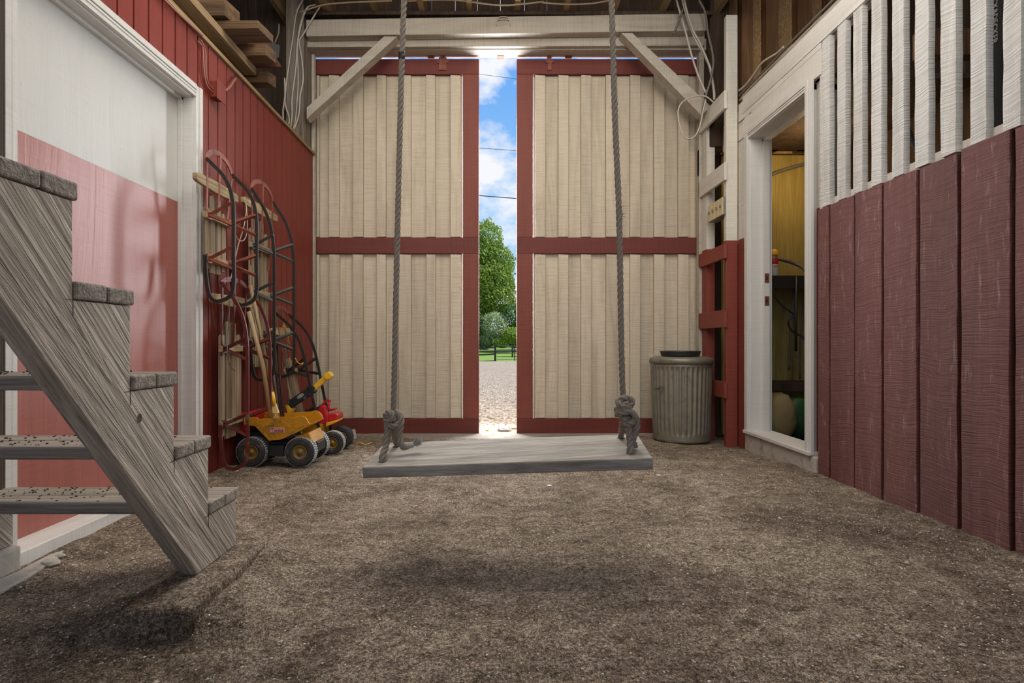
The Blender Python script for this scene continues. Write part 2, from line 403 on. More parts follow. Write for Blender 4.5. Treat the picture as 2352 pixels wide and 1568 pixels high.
# ================================================================== THE SHELL
def grid(name, x0, x1, y0, y1, nx, ny, fz, mat):
    mb = MB(); V = []
    for j in range(ny+1):
        for i in range(nx+1):
            x = x0+(x1-x0)*i/nx; y = y0+(y1-y0)*j/ny; V.append((x, y, fz(x, y)))
    mb.add(V, [(j*(nx+1)+i, j*(nx+1)+i+1, (j+1)*(nx+1)+i+1, (j+1)*(nx+1)+i) for j in range(ny) for i in range(nx)])
    return mb.build(name, mat, origin=(0, 0, 0), smooth=True)
struct(grid('floor', -1.62, 2.0, .6, 4.70, 240, 270, ground, 'dirt'))
def apron(x, y): return ground(x, y)-.004
struct(grid('floor_rear', -3.1, 3.5, -6, .6, 30, 30, lambda x, y: ground(max(-1.62, min(2, x)), y), 'dirt'))
struct(grid('floor_left', -3.1, -1.62, .6, 4.70, 8, 20, lambda x, y: -.01, 'dirt'))
struct(grid('floor_right', 2.0, 3.5, .6, 4.70, 8, 20, lambda x, y: -.01, 'dirt'))
def drive(x, y): return -.068-.0138*(y-4.7)+.02*noise.noise(Vector((x*.5, y*.5, 2)))*min(1, (y-4.7)/3)
struct(grid('floor_driveway', -14, 14, 4.70, 41.5, 70, 120, drive, 'gravel'))
struct(grid('floor_meadow', -60, 60, 41.5, 90, 40, 40, lambda x, y: -.575+(y-41.5)*.036, 'grass'))

# left wall: grooved red siding round the door opening
def siding(mb, y0, y1, z0, z1):
    y = y0
    e = .1*math.ceil((y0+.002-2.803)/.1)+2.803
    cuts = [y0]
    while e < y1-.004:
        if e > y0+.01: cuts.append(e)
        e += .1
    cuts.append(y1)
    for a, b in zip(cuts, cuts[1:]): mb.box(-1.535, -1.515, a+.0055, b-.0055, z0, z1)
    mb.box(-1.56, -1.534, y0, y1, z0, z1)
mb = MB()
siding(mb, 2.80, 4.575, -.08, 2.275); siding(mb, .2, 2.80, 1.985, 2.275); siding(mb, -2.6, 1.69, -.08, 1.985); siding(mb, -2.6, .2, 1.985, 2.275)
wl = struct(mb.build('wall_left', 'siding', origin=(0, 0, 0)))
mb = MB(); mb.box(-1.64, -1.50, .2, 4.60, 2.278, 2.30)
struct(mb.build('trim_1', 'fresh'))
# white and red flush door in the left wall
d1 = thing('door_1', None, None, (-1.52, 2.24, 0), kind='structure')
MB().box(-1.625, -1.582, 1.66, 2.765, 1.41, 1.94).build('upper_panel', 'door_white', d1)
MB().box(-1.625, -1.5825, 1.66, 2.765, .05, 1.41).build('lower_panel', 'door_red', d1)
mb = MB(); mb.box(-1.62, -1.515, 2.75, 2.79, 0, 1.97).box(-1.582, -1.560, 2.735, 2.75, 0, 1.94); mb.build('jamb', 'white_trim', d1, .002)
mb = MB(); mb.box(-1.62, -1.515, 1.68, 1.712, 0, 1.97); mb.build('jamb', 'white_trim', d1, .002)
mb = MB(); mb.box(-1.62, -1.515, 1.70, 2.76, 1.935, 1.975).box(-1.582, -1.560, 1.70, 2.75, 1.92, 1.936); mb.build('head_jamb', 'white_trim', d1, .002)
def casing(x, y0, y1, z0, z1, inner, parent, s=1):
    mb = MB()
    mb.box(min(x, x-s*.018), max(x, x-s*.018), y0, y1, z0, z1)
    w = (y1-y0) if (y1-y0) < (z1-z0) else (z1-z0)
    if (y1-y0) < (z1-z0):
        a, b = (y0, y0+w*.45) if inner < 0 else (y1-w*.45, y1)
        mb.box(min(x, x+s*.006), max(x, x+s*.006), a, b, z0, z1); mb.box(min(x, x+s*.003), max(x, x+s*.003), y0+w*.52, y0+w*.7, z0, z1)
    else:
        a, b = (z1-w*.45, z1); mb.box(min(x, x+s*.006), max(x, x+s*.006), y0, y1, a, b)
        mb.box(min(x, x+s*.003), max(x, x+s*.003), y0, y1, z0+w*.3, z0+w*.48)
    return mb.build('casing', 'white_trim', parent, .0015)
casing(-1.497, 2.752, 2.806, 0, 2.0, 1, d1); casing(-1.497, 1.672, 1.722, 0, 2.0, -1, d1); casing(-1.497, 1.7225, 2.7515, 1.942, 2.0, 0, d1)
MB().box(-1.62, -1.475, 1.70, 2.76, -.03, .052).build('sill', 'white_board', d1, .004)

# rough planks and slats of the right wall
wr = thing('wall_right', None, None, (1.8, 2, 0), kind='structure')
pe = [3.055, 2.945, 2.742, 2.537, 2.329, 2.116, 1.90, 1.68, 1.47, 1.25, 1.03, .80, .55, .30, .05, -.2, -.45, -.7, -.95, -1.2, -1.45, -1.7, -1.95, -2.2, -2.45, -2.6]
gp = [.010, .007, .017, .011, .024, .017]
for i in range(len(pe)-1):
    g = gp[i % 6]; mb = MB(); zt = 1.447+random.uniform(-.004, .004)
    y0 = pe[i+1]+g; y1 = pe[i]-.002
    n = 14; P = []
    for k in range(n+1): P.append((y1+random.uniform(-.002, .002), -.10+(zt+.10)*k/n))
    for k in range(n, -1, -1): P.append((y0+random.uniform(-.0025, .0025), -.10+(zt+.10)*k/n))
    mb.prism(P, 'X', 1.80+random.uniform(-.003, .004), 1.826)
    mb.build('plank', 'plank', wr, .002)
mb = MB().box(1.832, 1.85, 2.99, 3.125, -.1, 2.36).box(1.832, 1.85, 3.90, 4.07, -.1, 2.36).box(1.832, 1.85, 3.0, 4.07, 2.185, 2.48); mb.build('backing_board', 'frame2', wr)
mb = MB()
for z in (.12, .72, 1.36): mb.box(1.828, 1.866, -2.6, 3.05, z, z+.09)
mb.build('cross_rail', 'dark', wr)
mb = MB().box(1.828, 1.866, -2.6, 3.05, 1.40, 1.492); mb.build('cross_rail', 'white_board', wr)
mb = MB().box(1.838, 1.875, -2.6, 3.05, 2.37, 2.47); mb.build('cross_rail', 'white_board', wr)
sl = [(3.016, 2.949), (2.882, 2.815), (2.754, 2.687), (2.622, 2.554), (2.484, 2.415), (2.350, 2.276), (2.215, 2.142), (2.077, 2.009), (1.942, 1.877)]
y = 1.80
while y > -2.5: sl.append((y, y-.07)); y -= .135
for i, (a, b) in enumerate(sl):
    n = 12; P = []; zt = 2.362 if i < 3 else 2.372
    z0 = 1.45
    for k in range(n+1): P.append((a+random.uniform(-.0018, .0018), z0+(zt-z0)*k/n))
    for k in range(n, -1, -1): P.append((b+random.uniform(-.0018, .0018), z0+(zt-z0)*k/n))
    MB().prism(P, 'X', 1.80, 1.829).build('slat', 'white_slat', wr, .0015)
MB().box(1.803, 1.826, -2.6, 3.99, 2.372, 2.49).build('top_board', 'white_board', wr, .002)
MB().box(1.806, 1.828, 3.04, 3.99, 2.195, 2.337).build('top_board', 'white_board', wr, .002)
MB().box(1.806, 1.828, 3.04, 3.99, 2.338, 2.371).build('top_board', 'white_board', wr, .002)
MB().box(1.806, 1.828, 3.925, 4.065, -.08, 2.19).build('corner_board', 'frame2', wr, .002)
MB().box(1.806, 1.828, 3.992, 4.065, 2.20, 2.47).build('corner_board', 'frame2', wr, .002)
MB().box(1.812, 1.832, 3.025, 3.056, 1.45, 2.34).build('corner_board', 'white_slat', wr)
# doorway in the right wall
d2 = thing('door_2', None, None, (1.8, 3.5, 0), kind='structure')
mb = MB(); mb.box(1.80, 1.955, 3.865, 3.90, .07, 2.18).box(1.885, 1.93, 3.845, 3.866, .09, 2.14); mb.build('jamb', 'white_trim', d2, .002)
mb = MB(); mb.box(1.80, 1.955, 3.12, 3.155, .07, 2.18); mb.build('jamb', 'white_trim', d2, .002)
mb = MB(); mb.box(1.80, 1.955, 3.12, 3.90, 2.145, 2.18).box(1.885, 1.93, 3.15, 3.87, 2.125, 2.146); mb.build('head_jamb', 'white_trim', d2, .002)
casing(1.785, 3.868, 3.925, .075, 2.205, -1, d2, -1); casing(1.785, 3.095, 3.15, .075, 2.205, 1, d2, -1); casing(1.785, 3.1505, 3.8675, 2.15, 2.205, 0, d2, -1)
MB().box(1.772, 1.96, 3.10, 3.92, .068, .09).build('sill', 'white_board', d2, .003)
mb = MB(); mb.box(1.79, 1.802, 3.14, 3.146, .09, 2.15)
for z in (1.13, .97):
    pl = MB().box(1.893, 1.923, 3.842, 3.8455, z, z+.065).build('strike_plate', 'brass', d2)
    MB().box(1.902, 1.912, 3.8405, 3.8425, z+.02, z+.045).build('latch_hole', 'black', pl)
mb = MB(); mb.prism([(3.06, -.1), (3.93, -.1), (3.93, .067), (3.06, .067)], 'X', 1.792, 1.95)
struct(mb.build('trim_2', 'concrete', bevel=.008))

# end wall above the doors, roof, outer walls
wb = thing('wall_back', None, None, (0, 4.6, 3.3), kind='structure')
edges = sorted([at(p, 0, 4.66).x for p in (486, 535, 590, 641, 690, 779, 829, 884, 937, 992, 1046, 1097, 1149, 1205, 1256, 1305, 1359, 1410, 1465, 1523, 1580, 1636, 1690)])
gw = {0: .006, 1: .012, 2: .003, 3: .003}
x = -3.05; allx = []
while x < edges[0]-.1: allx.append(x); x += .19
allx += edges; x = edges[-1]+.2
while x < 3.4: allx.append(x); x += .2
for i in range(len(allx)-1):
    g = random.choice([.002, .004, .007, .012, .003]) if -2.6 < allx[i] < 1.5 else .0005
    a, b = allx[i]+g/2, allx[i+1]-.001
    z0 = 3.22 if -1.66 < (a+b)/2 < 1.78 else -.1
    if b > -1.66 and a < -1.66: b2 = b
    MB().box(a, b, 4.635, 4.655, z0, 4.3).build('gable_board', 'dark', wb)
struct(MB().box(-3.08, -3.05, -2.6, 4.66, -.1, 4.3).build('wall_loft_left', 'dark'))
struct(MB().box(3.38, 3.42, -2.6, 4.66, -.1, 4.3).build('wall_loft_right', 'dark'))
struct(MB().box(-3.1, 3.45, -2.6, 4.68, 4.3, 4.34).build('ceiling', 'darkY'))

# header beam and boards above the door opening
p0 = at(703, 83, 4.40); p1 = at(1622, 70, 4.40)
P = [(p0.x, p0.z), (p1.x, p1.z), (p1.x, p1.z+.138), (p0.x, p0.z+.133)]
tag(MB().prism(P, 'Y', 4.40, 4.478).build('header_beam', 'white_beam', bevel=.004),
    'long white painted header beam spanning above both sliding doors', 'beam')
P = [(p0.x-.02, 3.125), (p1.x+.02, 3.14), (p1.x+.02, 3.32), (p0.x-.02, 3.30)]
tag(MB().prism(P, 'Y', 4.482, 4.52).build('header_board', 'white_beam', bevel=.003),
    'white board with flaking paint just behind and under the header beam', 'board')
tag(MB().box(-1.66, 1.76, 4.525, 4.615, 3.128, 3.22).build('lintel', 'white_beam', bevel=.003),
    'white lintel with bright sunlit underside above the door track', 'lintel')
tr = thing('door_track', 'rusty pink sliding door track hung under the white lintel', 'track', (0, 4.67, 3.15))
MB().box(-1.8, 1.9, 4.652, 4.692, 3.147, 3.172).build('rail', plain('faded_pink_rail', (.5, .33, .28), .6), tr, .003)
for px in (840, 990, 1150, 1306, 1500):
    c = at(px, 122, 4.66); MB().box(c.x-.028, c.x+.028, 4.644, 4.70, 3.138, 3.182).build('bracket', 'rust', tr, .002)

# posts either side of the door opening
tag(MB().box(-1.675, -1.532, 4.40, 4.60, -.1, 4.3).build('timber_post', 'post', bevel=.006),
    'rough grey timber post with cables, left of the sliding doors', 'post')
tag(MB().box(-1.529, -1.505, 4.58, 4.625, -.1, 3.12).build('door_stop', 'white_beam', bevel=.002),
    'narrow white upright strip between left post and left sliding door', 'trim board')
tag(MB().box(1.745, 1.90, 4.44, 4.60, 2.3, 4.3).build('timber_post', 'dark', bevel=.006),
    'dark brown timber post in the upper right corner beside the header', 'post')
tag(MB().box(1.70, 1.742, 4.56, 4.62, -.1, 3.15).build('door_stop', 'white_beam', bevel=.002),
    'narrow white upright strip right of the right sliding door', 'trim board')
# diagonal braces
def brace(poly, label):
    mb = MB(); P = [(at(a, b, 4.385).x, at(a, b, 4.385).z) for a, b in poly]
    mb.prism(P, 'Y', 4.385, 4.475); tag(mb.build('corner_brace', 'white_beam', bevel=.003), label, 'brace')
brace([(704, 247), (882, 83), (913, 83), (704, 273)], 'white diagonal corner brace from left post up to header beam')
brace([(1427, 75), (1452, 75), (1632, 243), (1612, 266)], 'white diagonal corner brace from right jamb up to header beam')

# ceiling joists over the beam
for i, px in enumerate((650, 757, 865, 972, 1080, 1187, 1297, 1405, 1515, 1640)):
    x = at(px, 38, 4.5).x
    MB_ = MB().box(x-.022, x+.022, 2.6, 4.62, 3.375, 3.55)
    o = MB_.build('ceiling_joist', 'fresh', bevel=.003)
    w = ['just above the left post', 'next to the left post', 'left of the left swing rope', 'just right of the left swing rope',
         'left of the horseshoe-shaped hook', 'right of the beam hook', 'above the door gap', 'behind the right swing rope',
         'right of the right swing rope', 'nearest the right corner post'][i]
    tag(o, 'golden wooden joist end above the header beam, '+w, 'joist', 'ceiling joists above the header beam')
tag(MB().box(-1.6, 1.75, 4.405, 4.47, 3.345, 3.374).build('plate_board', 'dark'), 'dark thin plate board lying on top of the white header beam', 'board')

# sliding barn doors
def barn_door(name, x0, x1, stile_x, battens, side):
    d = thing(name, None, None, ((x0+x1)/2, 4.69, -.06), kind='structure')
    zt, zb = 3.122, -.062
    zr = lambda py: H+(CY-py)/F*4.66
    rails = [(zr(170), zt), (zr(582), zr(545)), (zb, zr(961))]
    for a, b in rails: MB().box(x0, x1, 4.66, 4.70, a, b).build('rail', 'barn_red', d, .003)
    a, b = stile_x
    for z0, z1 in ((zr(545), zr(170)), (zr(961), zr(582))):
        MB().box(a, b, 4.661, 4.70, z0+.001, z1-.001).build('stile', 'barn_redz', d, .003)
        inner = (x0, a-.004) if side < 0 else (b+.004, x1)
        # wide boards set back, narrow battens in front
        cs = sorted([at((p+q)/2, 0, 4.68).x for p, q in battens]); prev = inner[0]
        for c in cs+[inner[1]]:
            if c > inner[1]+.001: c = inner[1]
            if c-prev > .02: MB().box(prev+.001, c-.001, 4.700+random.uniform(-.003, .003), 4.722, z0-.02, z1+.02).build('wide_board', 'door_board', d)
            prev = c
        for p, q in battens:
            xa, xb = at(p, 0, 4.668).x, at(q, 0, 4.668).x
            t = random.uniform(-.003, .003)
            mb = MB(); mb.prism([(xa, z0+.004), (xb, z0+.004+abs(t)), (xb+t, z1-.01), (xa+t, z1-.006)], 'Y', 4.663, 4.6965); mb.build('batten', 'door_board', d, .002)
    return d, zr
dl, zr = barn_door('door_3', -1.75, at(1100, 0, 4.66).x, (at(1063, 0, 4.66).x, at(1100, 0, 4.66).x),
    [(727, 733), (756, 779), (811, 834), (865, 886), (916, 944), (979, 1000), (1035, 1058)], -1)
dr, zr = barn_door('door_4', at(1187, 0, 4.66).x, 1.93, (at(1187, 0, 4.66).x, at(1224, 0, 4.66).x),
    [(1229, 1252), (1282, 1305), (1335, 1358), (1392, 1417), (1447, 1470), (1502, 1526), (1558, 1582), (1609, 1630)], 1)
for d, px in ((dl, 1017), (dr, 1262)):
    x = at(px, 0, 4.66).x
    mb = MB(); mb.box(x-.032 if d is dl else x-.016, x+.032 if d is dl else x+.016, 4.648, 4.66, zr(162), zr(133)); mb.box(x-.05 if d is dl else x-.03, x+.05 if d is dl else x+.03, 4.65, 4.66, zr(146), zr(140)); mb.box(x-.006, x+.006, 4.652, 4.66, zr(136), zr(124))
    mb.tube([(x, 4.645, zr(127)), (x, 4.69, zr(127))], .022, 12)
    for s in (-1, 1): mb.tube([(x+s*.03, 4.643, zr(143)), (x+s*.03, 4.65, zr(143))], .007, 8)
    mb.build('roller_hanger', 'rust', d)
th = tag(MB().prism([(-1.05, 4.42), (.25, 4.40), (1.5, 4.50), (1.5, 4.85), (-1.05, 4.85)], 'Z', -.12, -.058).build('threshold_slab', plain('dusty_slab', (.30, .265, .22), .95, 0, .6, dirt=.3), bevel=.01),
    'pale dusty concrete threshold slab on the ground under the sliding doors', 'threshold')

# ================================================================== OUTSIDE
for (px, py, r, sd, mt, lb) in ((1158, 985, .065, 1, 'rock', 'large pale flat rock in the door gap just outside the threshold'),
                                (1181, 972, .028, 2, 'rock2', 'small tan rock beside the right door edge, outside'),
                                (1118, 991, .03, 3, 'rock2', 'small brown rock near the left door edge, outside')):
    c = at(px, py, 4.80 if sd != 2 else 5.0)
    z = drive(c.x, c.y)
    tag(MB().rock((c.x, c.y, z+r*.3), r, sd, .6, 12).build('rock', mt, smooth=False), lb, 'rock')
def foliage(mb, blobs, n, s, rng):
    V = []; Fs = []
    tot = sum(b[1]**2 for b in blobs)
    for c, r, sq in blobs:
        k = int(n*r*r/tot)
        for _ in range(k):
            d = Vector((rng.gauss(0, 1), rng.gauss(0, 1), rng.gauss(0, 1))).normalized()*(r*rng.uniform(.72, 1.04))
            d *= 1+.22*noise.noise(d*1.1+Vector(c))
            p = Vector(c)+Vector((d.x, d.y, d.z*sq))
            u = Vector((rng.gauss(0, 1), rng.gauss(0, 1), rng.gauss(0, 1))).normalized(); w = u.orthogonal().normalized()
            q = s*rng.uniform(.6, 1.3); o = len(V)
            V += [p-u*q, p-w*q*.5+u*q*.1, p+u*q, p+w*q*.5+u*q*.1]; Fs.append((o, o+1, o+2, o+3))
    mb.add(V, Fs); return mb
def tree(name, x, y, zg, blobs, n, s, mat, label, cat, trunk=None, seed=1):
    rng = random.Random(seed); t = thing(name, label, cat, (x, y, zg))
    foliage(MB(), blobs, n, s, rng).build('foliage', mat, t)
    if trunk:
        mb = MB().tube([(x, y, zg), (x+.1, y, zg+trunk[1]*.5), (x, y, zg+trunk[1])], [trunk[0], trunk[0]*.75, trunk[0]*.35], 10)
        for k in range(6):
            a = k*1.05; z = zg+trunk[1]*(.35+.09*k)
            mb.tube([(x, y, z), (x+math.cos(a)*1.6, y+math.sin(a)*1.4, z+1.6)], [.12, .03], 6)
        mb.build('trunk', 'bark', t)
bl = [((-1.0, 60, 11.9), 1.9, 1.25), ((-1.9, 60, 10.3), 2.4, 1), ((.3, 60, 9.6), 1.9, 1), ((-.6, 59.5, 7.8), 2.6, .9), ((1.0, 60, 7.2), 1.3, .9), ((-2.8, 60, 7.4), 2.4, 1.1), ((.2, 59, 5.6), 2.1, .8), ((-2, 59.4, 4.8), 2.3, .8)]
tree('maple_tree', -1.0, 60, .1, bl, 26000, .17, 'leaf', 'tall bright green leafy tree seen between the sliding doors', 'tree', (.35, 11), 3)
tree('maple_tree', -10, 66, .3, [((-10, 66, 8), 5, 1.2), ((-7, 66, 5), 3.4, 1)], 5000, .32, 'leaf', 'broad green tree hidden left of the tall tree beyond the fence', 'tree', (.4, 9), 4)
tree('maple_tree', 11, 68, .3, [((11, 68, 7), 4.5, 1.2), ((7.5, 68, 4), 3, 1)], 5000, .32, 'leaf', 'broad green tree hidden right of the tall tree beyond the fence', 'tree', (.4, 8), 5)
tree('shrub', 1.9, 56, 0, [((2.2, 56, 3.2), 1.5, 1.1), ((1.8, 56, 1.5), 1.3, .8)], 6000, .13, 'leaf2', 'dark green shrub at the right, behind the gate', 'shrub', None, 6)
tree('shrub', -.2, 55, 0, [((-.1, 55, 2.4), 1.5, 1.0), ((-.7, 55, 1.2), 1.1, .7)], 6000, .12, 'leaf3', 'pale grey-green shrub below the tall tree, in the middle of the gap', 'shrub', None, 7)
tree('shrub', -2.2, 55.5, 0, [((-2.0, 55.5, 2.2), 1.6, 1.0), ((-1.4, 55.5, 1.0), 1.2, .7)], 6000, .13, 'leaf2', 'dark green shrub at the left, behind the board fence', 'shrub', None, 8)
tree('shrub', 1.4, 53.5, 0, [((1.7, 53.5, 1.5), 1.0, .8), ((.7, 53.5, .8), .8, .6)], 5000, .1, 'leaf', 'low bright green shrub just behind the metal gate', 'shrub', None, 9)
tree('shrub', 3.9, 57, 0, [((4.2, 57, 3.0), 2.2, 1.1)], 4000, .2, 'leaf2', 'dark shrub hidden behind right sliding door', 'shrub', None, 10)
tree('shrub', -5.5, 57, 0, [((-5.2, 57, 2.8), 2.4, 1.1)], 4000, .2, 'leaf2', 'dark shrub hidden behind left sliding door', 'shrub', None, 11)
# fence and gate
fz = lambda py: H+(CY-py)/F*41
bf = thing('board_fence', 'black wooden board fence across the meadow edge, left of the gate', 'fence', (-3, 41, -.57))
MB().box(at(1135, 0, 41).x, at(1140, 0, 41).x, 40.9, 41.1, -.62, fz(792)).build('fence_post', 'fence', bf)
MB().box(-5.2, -5.05, 40.9, 41.1, -.62, fz(792)).build('fence_post', 'fence', bf)
MB().box(-2.6, -2.45, 40.9, 41.1, -.62, fz(792)).build('fence_post', 'fence', bf)
for a, b in ((801, 798), (817, 813)):
    q0 = Vector((-5.2, 40.88, fz(a)-.35*.3)); q1 = at(1137, b, 40.88)
    q0.z = fz(a)-.12
    MB().bar(q0, q1, .04, .11).build('fence_board', 'fence', bf)
MB().bar((-5.2, 40.88, fz(831)-.05), at(1137, 828, 40.88), .04, .05).build('fence_board', 'fence', bf)
gt = thing('farm_gate', 'metal tube farm gate in the black fence, seen through the door gap', 'gate', (1.5, 41, -.55))
for py in (794, 803, 812, 819, 826):
    MB().tube([at(1141, py, 41), at(1225, py-1, 41)], .022, 8).build('gate_bar', 'gate', gt)
MB().tube([at(1182, 798, 40.97), at(1182, 828, 40.97)], .035, 8).build('gate_upright', 'fence', gt)
bf2 = thing('board_fence', 'black wooden board fence receding behind the metal gate', 'fence', (2.2, 46, -.4))
MB().box(at(1177, 0, 46).x-.07, at(1177, 0, 46).x+.07, 45.9, 46.1, -.45, H+(CY-794)/F*46).build('fence_post', 'fence', bf2)
for a in (798, 808): MB().bar(at(1177, a, 45.9), at(1230, a-4, 45.9), .04, .12).build('fence_board', 'fence', bf2)
for (a, b, r, lb) in ((170, 182, .010, 'highest of three overhead wires crossing the sky in the door gap'), (340, 346, .012, 'middle of three overhead wires crossing the sky in the door gap'),
                      (449, 456, .022, 'lowest and thickest overhead wire, crossing just above the tree')):
    q0 = at(1100, a, 30); q1 = at(1190, b, 30); d = (q1-q0)
    tag(MB().tube([q0-d*3, q0, q1, q1+d*3], r, 6).build('overhead_wire', 'fence'), lb, 'wire')

# ================================================================== STAIRCASE
st = thing('staircase', 'weathered grey open wooden staircase rising toward the viewer at the left', 'staircase', (-1.1, 1.6, .09))
XR = -.793; run = .163; rise = .186; y0 = 1.684; ztop = [.2593-.034+i*rise for i in range(9)]   # top of stringer under each tread
ys = [y0-i*run for i in range(10)]
def stringer(xa, xb):
    P = [(1.463, .085), (y0, .085)]
    for i in range(8):
        P.append((ys[i], ztop[i])); P.append((ys[i+1], ztop[i]))
    yl = ys[8]; P.append((yl, ztop[7]+.1)); P.append((yl, .085+1.18*(1.463-yl)))
    mb = MB(); mb.prism(P, 'X', xa, xb)
    return mb
stringer(XR-.045, XR).build('stringer', 'stair', st, .003)
stringer(-1.512, -1.477).build('stringer', 'stair', st, .003)
for i in range(8):
    t = MB(); zt = ztop[i]+.036; yf = ys[i]+.010; w = (run-.004+.012)/2
    for k in (0, 1):
        ya = yf-(k+1)*w+.001; yb = yf-k*w
        z1 = zt-random.uniform(0, .003)
        o = MB().box(-1.505, XR+.004, ya, yb-.001, ztop[i]+.001, z1).build('tread_board', 'tread', st, .005)
for i in range(5):
    y_, z_ = ys[i+1], ztop[i]
    mb = MB().box(XR-.001, XR+.0006, y_-.019, y_+.001, z_-.0008, z_+.0008).box(XR-.001, XR+.0006, y_-.0008, y_+.0008, z_-.030, z_+.002)
    mb.build('saw_kerf', 'black', st)
mb = MB(); c = onx(321, 960, XR+.0007)
mb.add([c+Vector((0, .0085*math.cos(k*.5236)*(1+.15*math.sin(k*2)), .0105*math.sin(k*.5236))) for k in range(12)], [tuple(range(12))])
mb.build('knot_mark', wood('dark_knot', (.14, .10, .075), (.05, .035, .025), 'X', across=90, bump=.6), st)
# dirt litter on the treads (uncountable)
mb = MB(); rng = random.Random(5)
for i in (0, 1, 2):
    for k in range(150):
        x = rng.uniform(-1.45, -.86); yy = rng.uniform(ys[i]-run+.01, ys[i]); q = rng.uniform(.0015, .005)
        mb.rock((x, yy, ztop[i]+.035+q*.3), q, k, .5, 4)
tag(mb.build('dirt_crumbs', plain('dark_crumbs', (.05, .04, .03), .95)), 'dark dirt crumbs scattered on the lower stair treads', 'dirt', kind='stuff')
tag(MB().prism([(-.872, 1.27), (-.712, 1.285), (-.705, 1.50), (-.722, 1.76), (-.87, 1.76)], 'Z', -.05, .084).build('footing_block', 'dirt', bevel=.012),
    'dusty dark footing block under the right foot of the staircase', 'footing')
tag(MB().box(-1.60, -1.455, 1.30, 1.69, -.05, .084).build('footing_block', 'concrete', bevel=.01),
    'white painted footing block under the left foot of the staircase', 'footing')
tag(MB().box(-1.514, -1.488, 1.56, 1.662, -.05, 2.2).build('timber_post', 'dark', bevel=.004), 'dark upright post at left edge beside the white door casing', 'post')
# slab edge and two stones on the dirt at lower left
for (px, py, r, lb) in ((115, 1300, .028, 'grey angular stone on the dirt at lower left, nearest the slab edge'), (137, 1283, .016, 'small dark stone behind the grey stone at lower left')):
    Y = .70*F/(py-CY); c = at(px, py, Y)
    tag(MB().rock((c.x, c.y, ground(c.x, c.y)+r*.2), r, py, .5, 7).build('stone', 'rock'), lb, 'stone')
P = [(px, .70*F/(py-CY)) for px, py in ((-60, 1365), (40, 1320), (110, 1283), (147, 1270), (128, 1292), (60, 1335), (-60, 1400))]
P = [((a-CX)/F*b, b) for a, b in P]
tag(MB().prism(P, 'Z', -.03, .013).build('slab_edge', 'concrete', bevel=.004), 'pale speckled concrete slab edge poking out of the dirt at lower left', 'slab')

# ================================================================== SWING
Fp = Vector((-.387, 1.6, .3407)); U = Vector((.830, -.067, .041)); D = Vector((.0178, .2368, .0296))
Nn = U.cross(D).normalized()
def seat(s, t, h=0): return Fp+U*s+D*t+Nn*h
sw = thing('rope_swing', 'grey weathered plank swing hanging on two thick twisted ropes', 'swing', tuple(seat(.5, .5)))
T = -.0345; mb = MB()
mb.add([seat(0, 0), seat(1, 0), seat(1, 1), seat(0, 1), seat(0, 0, T), seat(1, 0, T), seat(1, 1, T), seat(0, 1, T)],
       [(0, 1, 2, 3), (7, 6, 5, 4), (0, 4, 5, 1), (1, 5, 6, 2), (2, 6, 7, 3), (3, 7, 4, 0)])
so = mb.build('seat', 'seat', sw, .004)
for (s, t) in ((.058, .20), (.065, .80), (.935, .20), (.93, .82)):
    c = seat(s, t, .0005); a = []
    for k in range(14): a.append(c+U.normalized()*.013*math.cos(k*.4488)+D.normalized()*.013*math.sin(k*.4488))
    MB().add(a, [tuple(range(14))]).build('rope_hole', 'tape', so)
R = .0092
def loop(mb, c, r, tilt, turns, R, ax=(0, 0, 1), h=.0, squash=1):
    q = Vector(ax).to_track_quat('Z', 'Y') @ Matrix.Rotation(tilt, 3, 'X').to_quaternion()
    pts = []
    for k in range(int(turns*12)+1):
        a = k*math.pi/6; pts.append(Vector(c)+q @ Vector((r*math.cos(a), r*squash*math.sin(a), h*a/6.283)))
    twisted(mb, pts, R, smooth=3)
# left rope
hL1 = seat(.058, .20); hL2 = seat(.065, .80)
kL = at(902, 958, 1.70)
mb = MB(); twisted(mb, [at(902, 962, 1.70), at(905, 900, 1.70), at(911, 620, 1.70), at(920, 250, 1.70), at(928, 0, 1.70), at(934, -150, 1.71), Vector((-.25, 1.72, 3.5))], R, smooth=10)
mb.build('rope', 'rope', sw, smooth=True)
mb = MB().tube([at(923, 122, 1.70), at(922.6, 137, 1.70)], R*1.12, 12); mb.build('tape_band', 'tape', sw)
mb = MB(); twisted(mb, [hL1-Nn*.03, hL1+Nn*.01, at(886, 1025, 1.665), at(890, 995, 1.68), at(889, 972, 1.69), at(886, 955, 1.69), at(893, 947, 1.68), at(901, 952, 1.675), at(902, 970, 1.675)], R*1.12, smooth=6)
twisted(mb, [hL2-Nn*.03, hL2+Nn*.01, at(905, 1000, 1.76), at(905, 980, 1.72), at(901, 962, 1.70)], R, smooth=6)
twisted(mb, [at(898, 955, 1.70), at(908, 947, 1.69), at(918, 953, 1.685), at(921, 968, 1.68), at(918, 990, 1.68), at(917, 1008, 1.68), at(922, 1022, 1.68), at(931, 1027, 1.685), at(936, 1022, 1.69)], R*1.15, smooth=6)
loop(mb, at(899, 968, 1.69), .016, .35, 1.3, R, h=.012)
loop(mb, at(906, 972, 1.685), .015, -.5, 1.1, R, h=.010)
mb.build('knot', 'rope', sw, smooth=True)
mb = MB(); a = at(933, 1024, 1.69); b = at(950, 1020, 1.70)
mb.tube([a, a.lerp(b, .6), b], [R*1.0, R*1.05, R*.9], 12)
rng = random.Random(2)
for k in range(70):
    d = Vector((rng.uniform(.3, 1), rng.uniform(-.6, .5), rng.uniform(-.15, .8))).normalized()*rng.uniform(.012, .034)
    mb.tube([b-Vector((.006, 0, 0)), b+d*.5+Vector((0, 0, -.001)), b+d], [.0026, .0018, .0009], 4)
mb.build('frayed_end', plain('pale_rope_end', (.42, .39, .35), .9, 0, .6), sw)
